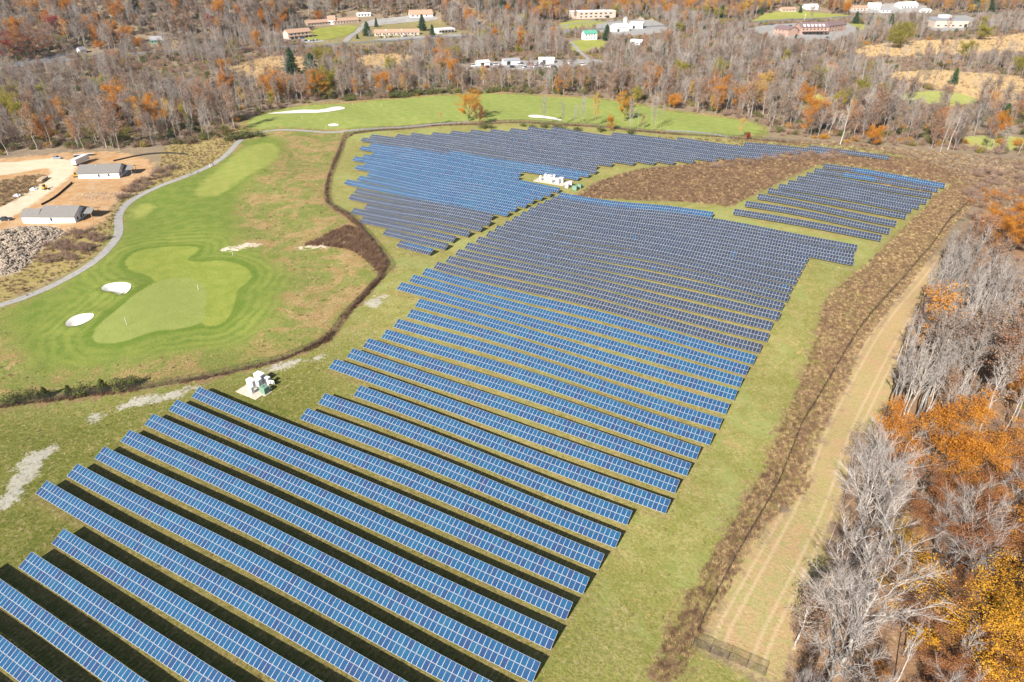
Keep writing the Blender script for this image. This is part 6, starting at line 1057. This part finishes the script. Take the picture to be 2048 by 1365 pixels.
# ------------------------------------------------------------------ vehicles
def make_car(x, y, rz, col, label, group=None, van=False):
    e = thing('parked_van' if van else 'parked_car', label, 'van' if van else 'car', (x, y, tz(x, y) + 0.2 * (y > 600)), rz, group)
    L, w = (4.6, 1.8) if not van else (5.2, 1.95); h1, h2 = (0.92, 1.45) if not van else (1.1, 2.1)
    prof = [(-L / 2, 0.35), (L / 2, 0.35), (L / 2, 0.72), (L / 2 - 0.2, h1 - 0.05), (L * 0.22, h1), (-L / 2 + 0.1, h1 + 0.03), (-L / 2, 0.8)]
    MB().prism(prof, -w / 2, w / 2).build('body', col, e)
    cab = [(L * 0.20, h1 - 0.02), (L * 0.04, h2 - 0.03), (-L * 0.30, h2 - 0.03), (-L * 0.44, h1 - 0.02)] if not van else [(L * 0.34, h1 - 0.02), (L * 0.24, h2 - 0.03), (-L * 0.46, h2 - 0.03), (-L * 0.48, h1 - 0.02)]
    MB().prism(cab[::-1], -w / 2 + 0.1, w / 2 - 0.1).build('windows', 'glass', e)
    rf = [(cab[1][0] - 0.05, h2 - 0.028), (cab[1][0] - 0.1, h2 + 0.02), (cab[2][0] + 0.06, h2 + 0.02), (cab[2][0], h2 - 0.028)]; MB().prism(rf[::-1], -w / 2 + 0.12, w / 2 - 0.12).build('roof', col, e)
    for sx in (L * 0.31, -L * 0.30):
        for sy in (-1, 1):
            wl_ = MB().tube((sx, sy * (w / 2 - 0.16), 0.33), (sx, sy * (w / 2 + 0.015), 0.33), 0.33, 0.33, 12).build('wheel', 'rubber', e); MB().tube((sx, sy * (w / 2 + 0.016), 0.33), (sx, sy * (w / 2 + 0.03), 0.33), 0.2, 0.19, 10).build('rim', 'panel_frame', wl_)
    for sy in (-1, 1):
        MB().box(L / 2 + 0.002, L / 2 + 0.03, sy * w * 0.36 - 0.18, sy * w * 0.36 + 0.18, 0.55, 0.7).build('headlight', 'white', e); MB().box(-L / 2 - 0.03, -L / 2 - 0.002, sy * w * 0.38 - 0.14, sy * w * 0.38 + 0.14, 0.6, 0.76).build('tail_light', 'car_red', e)
    return e
make_car(*MISC['car'][0], 0.25, 'car_dark', 'dark grey car parked on the pale dirt road by the unfinished house'); make_car(*MISC['car'][1], 0.05, 'car_silver', 'silver car parked at the end of the building site road')
cc = ['car_dark', 'car_blue', 'car_silver', 'car_white', 'car_red']; nm_ = {'car_dark': 'dark', 'car_blue': 'blue', 'car_silver': 'silver', 'car_white': 'white', 'car_red': 'red'}
for i, (x, y) in enumerate(MISC['cars_lotA']): c = cc[(i * 2 + 1) % 4]; make_car(x, y, 1.2 + 0.1 * (i % 3), c, '%s car parked in front of the motels' % nm_[c], '%s cars parked at the motels' % nm_[c])
for i, (x, y) in enumerate(MISC['cars_lotB']): c = cc[(i + 1) % 3]; make_car(x, y, 0.3 + i, c, '%s car parked around the pink brick lodge' % nm_[c], '%s cars parked at the lodge' % nm_[c])
for i, (x, y) in enumerate(MISC['cars_lotC']): c = cc[i]; make_car(x, y, 0.2, c, '%s car parked below the pale office block' % nm_[c])
for i, (x, y) in enumerate(MISC['yard']):
    c = ['car_white', 'car_white', 'car_red', 'car_white', 'car_blue', 'car_white', 'car_dark'][i % 7]; make_car(x, y, 0.15 + 0.4 * (i % 3), c, '%s van in the vehicle yard behind the bare trees' % nm_[c], '%s vans in the vehicle yard' % nm_[c], True)
def box_trailer(A, B, label):
    A = np.array(A); B = np.array(B); a = math.atan2(B[1] - A[1], B[0] - A[0]); L = float(np.hypot(*(B - A))); e = thing('box_trailer', label, 'trailer', (A[0], A[1], tz(*A)), a)
    MB().box(0, L, -1.2, 1.2, 0.75, 3.3).build('box', 'white', e); MB().box(0.2, L + 1.2, -0.5, 0.5, 0.5, 0.747).build('chassis', 'dark', e)
    for x in (0.8, 1.9):
        for s in (-1.02, 0.78): MB().tube((x, s, 0.42), (x, s + 0.24, 0.42), 0.42, 0.42, 12).build('wheel', 'rubber', e)
    for s in (-1.1, 0.05): MB().box(-0.05, -0.003, s, s + 1.05, 0.9, 3.2).build('rear_door', 'white', e)
box_trailer(*MISC['trailer'], 'white box trailer beside the second unfinished house')
def lumber(A, B):
    A = np.array(A); B = np.array(B); a = math.atan2(B[1] - A[1], B[0] - A[0]); e = thing('lumber_stack', 'stack of pale lumber on the building site road', 'lumber', (A[0], A[1], tz(*A)), a)
    for j in range(4):
        for i in range(5):
            MB().box(0.1 * (j % 2), 6.2 - 0.1 * (i % 3), -1.2 + i * 0.5, -0.75 + i * 0.5, 0.12 + j * 0.32, 0.40 + j * 0.32).build('plank_bundle', 'wood' if (i + j) % 3 else 'concrete', e)
    for x in (0.6, 3, 5.5): MB().box(x, x + 0.12, -1.2, 1.3, 0.0, 0.117).build('skid', 'wood', e)
lumber(*MISC['lumber'])
A, B = np.array(MISC['stack'][0]), np.array(MISC['stack'][1])
for i in range(9):
    p = A + (B - A) * (i / 8.0); e = thing('pipe_bundle', 'dark steel frame stacked in the line behind the box trailer', 'frame', (p[0], p[1], tz(*p)), 0.5, 'steel frames stacked behind the box trailer')
    for k in range(3): MB().box(-0.5, 0.5, -0.7 + k * 0.5, -0.4 + k * 0.5, 0.05, 0.9).build('frame_bar', 'car_blue' if k % 2 else 'dark', e)
    MB().box(-0.55, 0.55, -0.8, 1.0, 0.903, 0.98).build('top_plate', 'panel_frame', e)
for (x, y), lab in zip(MISC['bags'], ('heap of white bags at the roadside of the building site', 'second heap of white bags further down the site road')):
    e = thing('bag_heap', lab, 'bags', (x, y, tz(x, y)))
    for k in range(7):
        a = k * 1.1; r_ = 1.0 if k else 0; mb = MB(); cx_, cy_ = math.cos(a) * r_, math.sin(a) * r_; z0 = 0 if k else 0.5
        mb.prism([(cx_ - 0.55, z0), (cx_ + 0.55, z0), (cx_ + 0.6, z0 + 0.3), (cx_ + 0.3, z0 + 0.62), (cx_ - 0.35, z0 + 0.6), (cx_ - 0.62, z0 + 0.28)], cy_ - 0.45, cy_ + 0.45); mb.build('bag', 'white', e)
def mini_digger(x, y, rz, label):
    e = thing('mini_digger', label, 'digger', (x, y, tz(x, y)), rz)
    for s in (-0.8, 0.45): MB().prism([(-1.0, 0.1), (1.0, 0.1), (1.15, 0.3), (1.0, 0.5), (-1.0, 0.5), (-1.15, 0.3)], s, s + 0.35).build('track', 'rubber', e)
    MB().box(-0.9, 0.7, -0.7, 0.7, 0.503, 1.2).build('body', 'yellow', e); MB().box(-0.5, 0.4, -0.5, 0.5, 1.203, 2.3, 0).build('cab', 'glass', e); MB().box(-0.55, 0.45, -0.55, 0.55, 2.303, 2.4).build('cab_roof', 'yellow', e)
    MB().tube((0.7, 0, 1.0), (2.0, 0, 2.3), 0.12, 0.1, 4).build('boom', 'yellow', e); MB().tube((2.0, 0, 2.3), (2.9, 0, 0.9), 0.1, 0.08, 4).build('stick', 'yellow', e); MB().box(2.7, 3.2, -0.35, 0.35, 0.3, 0.85).build('bucket', 'dark', e)
hb = np.array(BLD['houseB'][0]); ha = np.array(BLD['houseA'][0])
mini_digger(hb[0] - 3, hb[1] + 3, 0.6, 'small yellow digger at the corner of the rear unfinished house'); mini_digger(hb[0] - 7.5, hb[1] - 15, -0.4, 'small yellow digger on the dirt between the two unfinished houses')
# silt fence beside the site road
def silt(P, label):
    e = thing('silt_fence', label, 'fence', (P[0][0], P[0][1], tz(*P[0]))); z0 = tz(*P[0]); mb = MB(); q = chaikin(P, 2, False)
    for i in range(len(q) - 1):
        a, b = q[i], q[i + 1]; za, zb = tz(*a) - z0, tz(*b) - z0; A3 = (a[0] - P[0][0], a[1] - P[0][1]); B3 = (b[0] - P[0][0], b[1] - P[0][1])
        mb.face([(*A3, za), (*B3, zb), (*B3, zb + 0.8), (*A3, za + 0.8)])
    mb.build('fabric', 'dark', e)
    for p in q[::2]: MB().box(-0.03, 0.03, 0.01, 0.07, -0.2, 0.95).build('stake', 'wood', e, (p[0] - P[0][0], p[1] - P[0][1], tz(*p) - z0))
silt([(-204, 284), (-203, 292), (-205, 304), (-207, 314)], 'black silt fence along the site road in front of the rear house')
silt([(-207, 352), (-198, 362), (-184, 366), (-172, 362)], 'black silt fence curving behind the rear unfinished house')

# ------------------------------------------------------------------ rubble
def rock_mesh(seed):
    r = np.random.default_rng(seed); V = []; F = []
    import bmesh
    bm = bmesh.new(); bmesh.ops.create_icosphere(bm, subdivisions=1, radius=0.5)
    for v in bm.verts: v.co *= r.uniform(0.65, 1.2); v.co.z *= 0.7
    me = bpy.data.meshes.new('rock'); bm.to_mesh(me); bm.free(); me.materials.append(M['rock']); return me
rocks = [bpy.data.objects.new('source_rock', rock_mesh(s)) for s in (1, 2, 3)]
X, Y, r = fill(SM['rubble'], 5.0, [], 71); dr = np.minimum(-sdf(SM['rubble'], X, Y), 6)
o = scatter('rubble_pile', np.column_stack([X, Y, terrain(X, Y) + np.clip(dr * 0.38, 0, 2.3) * (0.7 + 0.3 * np.sin(X * 0.9) * np.sin(Y * 0.8))]), 0.35 + 1.3 * r.uniform(0, 1, len(X)) ** 3, r.uniform(0, 6.28, len(X)), r.integers(0, 3, len(X)), rocks); tag(o, 'pile of pale broken rock beside the unfinished house', 'rubble')
rx = []; ry = []
for nm, dens in (('bareB', 0.5), ('bareA', 0.5), ('cliff', 0.10), ('cliffB', 0.1)): X, Y, r = fill(SM[nm], dens, [], 72); rx.append(X); ry.append(Y)
X = np.concatenate(rx); Y = np.concatenate(ry); o = scatter('loose_stones', np.column_stack([X, Y, terrain(X, Y)]), np.where(Y > 600, 2.2, 0.5) * r.uniform(0.5, 1.5, len(X)), r.uniform(0, 6.28, len(X)), r.integers(0, 3, len(X)), rocks); tag(o, 'loose pale stones on bare ground patches', 'stones')
o = scatter('dirt_clods', *(lambda X, Y, r: (np.column_stack([X, Y, terrain(X, Y)]), r.uniform(0.25, 0.9, len(X)), r.uniform(0, 6.28, len(X)), r.integers(0, 3, len(X))))(*fill([(-193, 300), (-168, 304), (-172, 292), (-195, 288)], 1.2, [], 73)), rocks); tag(o, 'row of rocky clods on the orange dirt between the unfinished houses', 'clods')

# ------------------------------------------------------------------ golf pins, poles, walkers
for i, ((x, y), h) in enumerate(MISC['pins']):
    lab = ['white flagstick on the front of the large green', 'white flagstick at the middle of the large green', 'white marker post on the small ring beyond the large green', 'white flagstick on the green in front of the long sand bunker', 'white marker post beside the cart path by the small bunker', 'white marker post on the far fairway', 'white marker post beyond the long sand bunker'][i]
    e = thing('flagstick', lab, 'flagstick', (x, y, tz(x, y))); MB().tube((0, 0, -0.1), (0, 0, h), 0.05, 0.05, 6).build('pole', 'white', e); MB().tube((0, 0, 0.005), (0, 0, 0.02), 0.12, 0.12, 10).build('cup', 'dark', e)
for i, ((x, y), h) in enumerate(MISC['poles']):
    lab = ['utility pole above the upper motel wing', 'tall utility pole beside the chalet', 'tall bare utility pole at the road junction', 'short utility pole in the green thicket below the motels', 'white roadside sign pillar above the pink lodge'][i]
    e = thing('utility_pole', lab, 'pole', (x, y, tz(x, y))); MB().tube((0, 0, -0.5), (0, 0, h), 0.2, 0.14, 8).build('pole', 'wood' if i < 4 else 'white', e)
    for z in (0.6, 1.8): MB().box(-1.2, 1.2, 0.16, 0.28, h - z, h - z + 0.14).build('cross_arm', 'wood' if i < 4 else 'white', e)
def person(x, y, rz, label, top, legs, arm_up=0.0):
    e = thing('person', label, 'person', (x, y, tz(x, y) + 0.06), rz)
    J = {'pel': (0, 0, 0.95, .15), 'chest': (0, 0.02, 1.32, .17), 'neck': (0, 0.02, 1.50, .065), 'head': (0, 0.04, 1.60, .095), 'crown': (0, 0.03, 1.72, .08),
         'hl': (-.10, 0, .90, .10), 'kl': (-.11, .12, .50, .07), 'al': (-.11, .08, .09, .05), 'tl': (-.11, .24, .05, .045), 'hr': (.10, 0, .90, .10), 'kr': (.11, -.02, .50, .07), 'ar': (.11, -.20, .11, .05), 'tr': (.11, -.06, .05, .045),
         'sl': (-.20, .02, 1.42, .07), 'el': (-.27, -.06, 1.14, .05), 'wl': (-.27, .06, .92, .038), 'fl': (-.26, .12, .84, .03), 'sr': (.20, .02, 1.42, .07), 'er': (.27, .08, 1.15, .05), 'wr': (.26, .22, .98, .038), 'fr': (.25, .29, .93, .03)}
    E_ = [('pel', 'chest'), ('chest', 'neck'), ('neck', 'head'), ('head', 'crown'), ('pel', 'hl'), ('hl', 'kl'), ('kl', 'al'), ('al', 'tl'), ('pel', 'hr'), ('hr', 'kr'), ('kr', 'ar'), ('ar', 'tr'), ('chest', 'sl'), ('sl', 'el'), ('el', 'wl'), ('wl', 'fl'), ('chest', 'sr'), ('sr', 'er'), ('er', 'wr'), ('wr', 'fr')]
    ks = list(J); me = bpy.data.meshes.new('body'); me.from_pydata([J[k][:3] for k in ks], [(ks.index(a), ks.index(b)) for a, b in E_], [])
    o = bpy.data.objects.new('tmp_body', me); C.objects.link(o); sk = o.modifiers.new('skin', 'SKIN'); sl = me.skin_vertices[0].data
    for i, k in enumerate(ks): sl[i].radius = (J[k][3], J[k][3]); sl[i].use_root = k == 'pel'
    o.modifiers.new('sub', 'SUBSURF').levels = 1
    dg = bpy.context.evaluated_depsgraph_get(); m2 = bpy.data.meshes.new_from_object(o.evaluated_get(dg)); bpy.data.objects.remove(o); m2.name = 'body'
    m2.materials.clear()
    for m in ('skin', top, legs, 'cloth_dark'): m2.materials.append(M[m])
    for p in m2.polygons:
        z = p.center.z; ax = abs(p.center.x); p.material_index = 3 if z < 0.12 else (2 if z < 0.98 and ax < 0.2 else (0 if z > 1.47 or (ax > 0.22 and z < 1.12) else 1)); p.use_smooth = True
    link('body', m2, e)
    h = MB(); h.tube((0, 0.02, 1.68), (0, 0.01, 1.80), 0.105, 0.06, 10).build('hair', 'cloth_dark', e)
person(*MISC['walk'][0], 0.6, 'person in white top walking on the cart path', 'cloth_white', 'cloth_white'); person(*MISC['walk'][1], 0.6, 'person in dark blue clothes walking on the cart path', 'cloth_blue', 'cloth_blue')

# ------------------------------------------------------------------ the air over the valley
hm = bpy.data.materials.new('haze'); hm.use_nodes = True; hn = hm.node_tree.nodes; hn.clear(); ho = hn.new('ShaderNodeOutputMaterial'); hv = hn.new('ShaderNodeVolumePrincipled')
hv.inputs['Color'].default_value = (0.86, 0.90, 0.96, 1); hv.inputs['Density'].default_value = 0.00005; hv.inputs['Anisotropy'].default_value = 0.2
hm.node_tree.links.new(hv.outputs[0], ho.inputs['Volume'])
hz = MB().box(-7300, 7300, -1800, 7300, float(gz.min()) - 1.5, float(gz.max()) + 45).build('haze', [hm]); kind(hz, 'stuff'); tag(hz, 'thin pale autumn haze over the valley', 'haze')
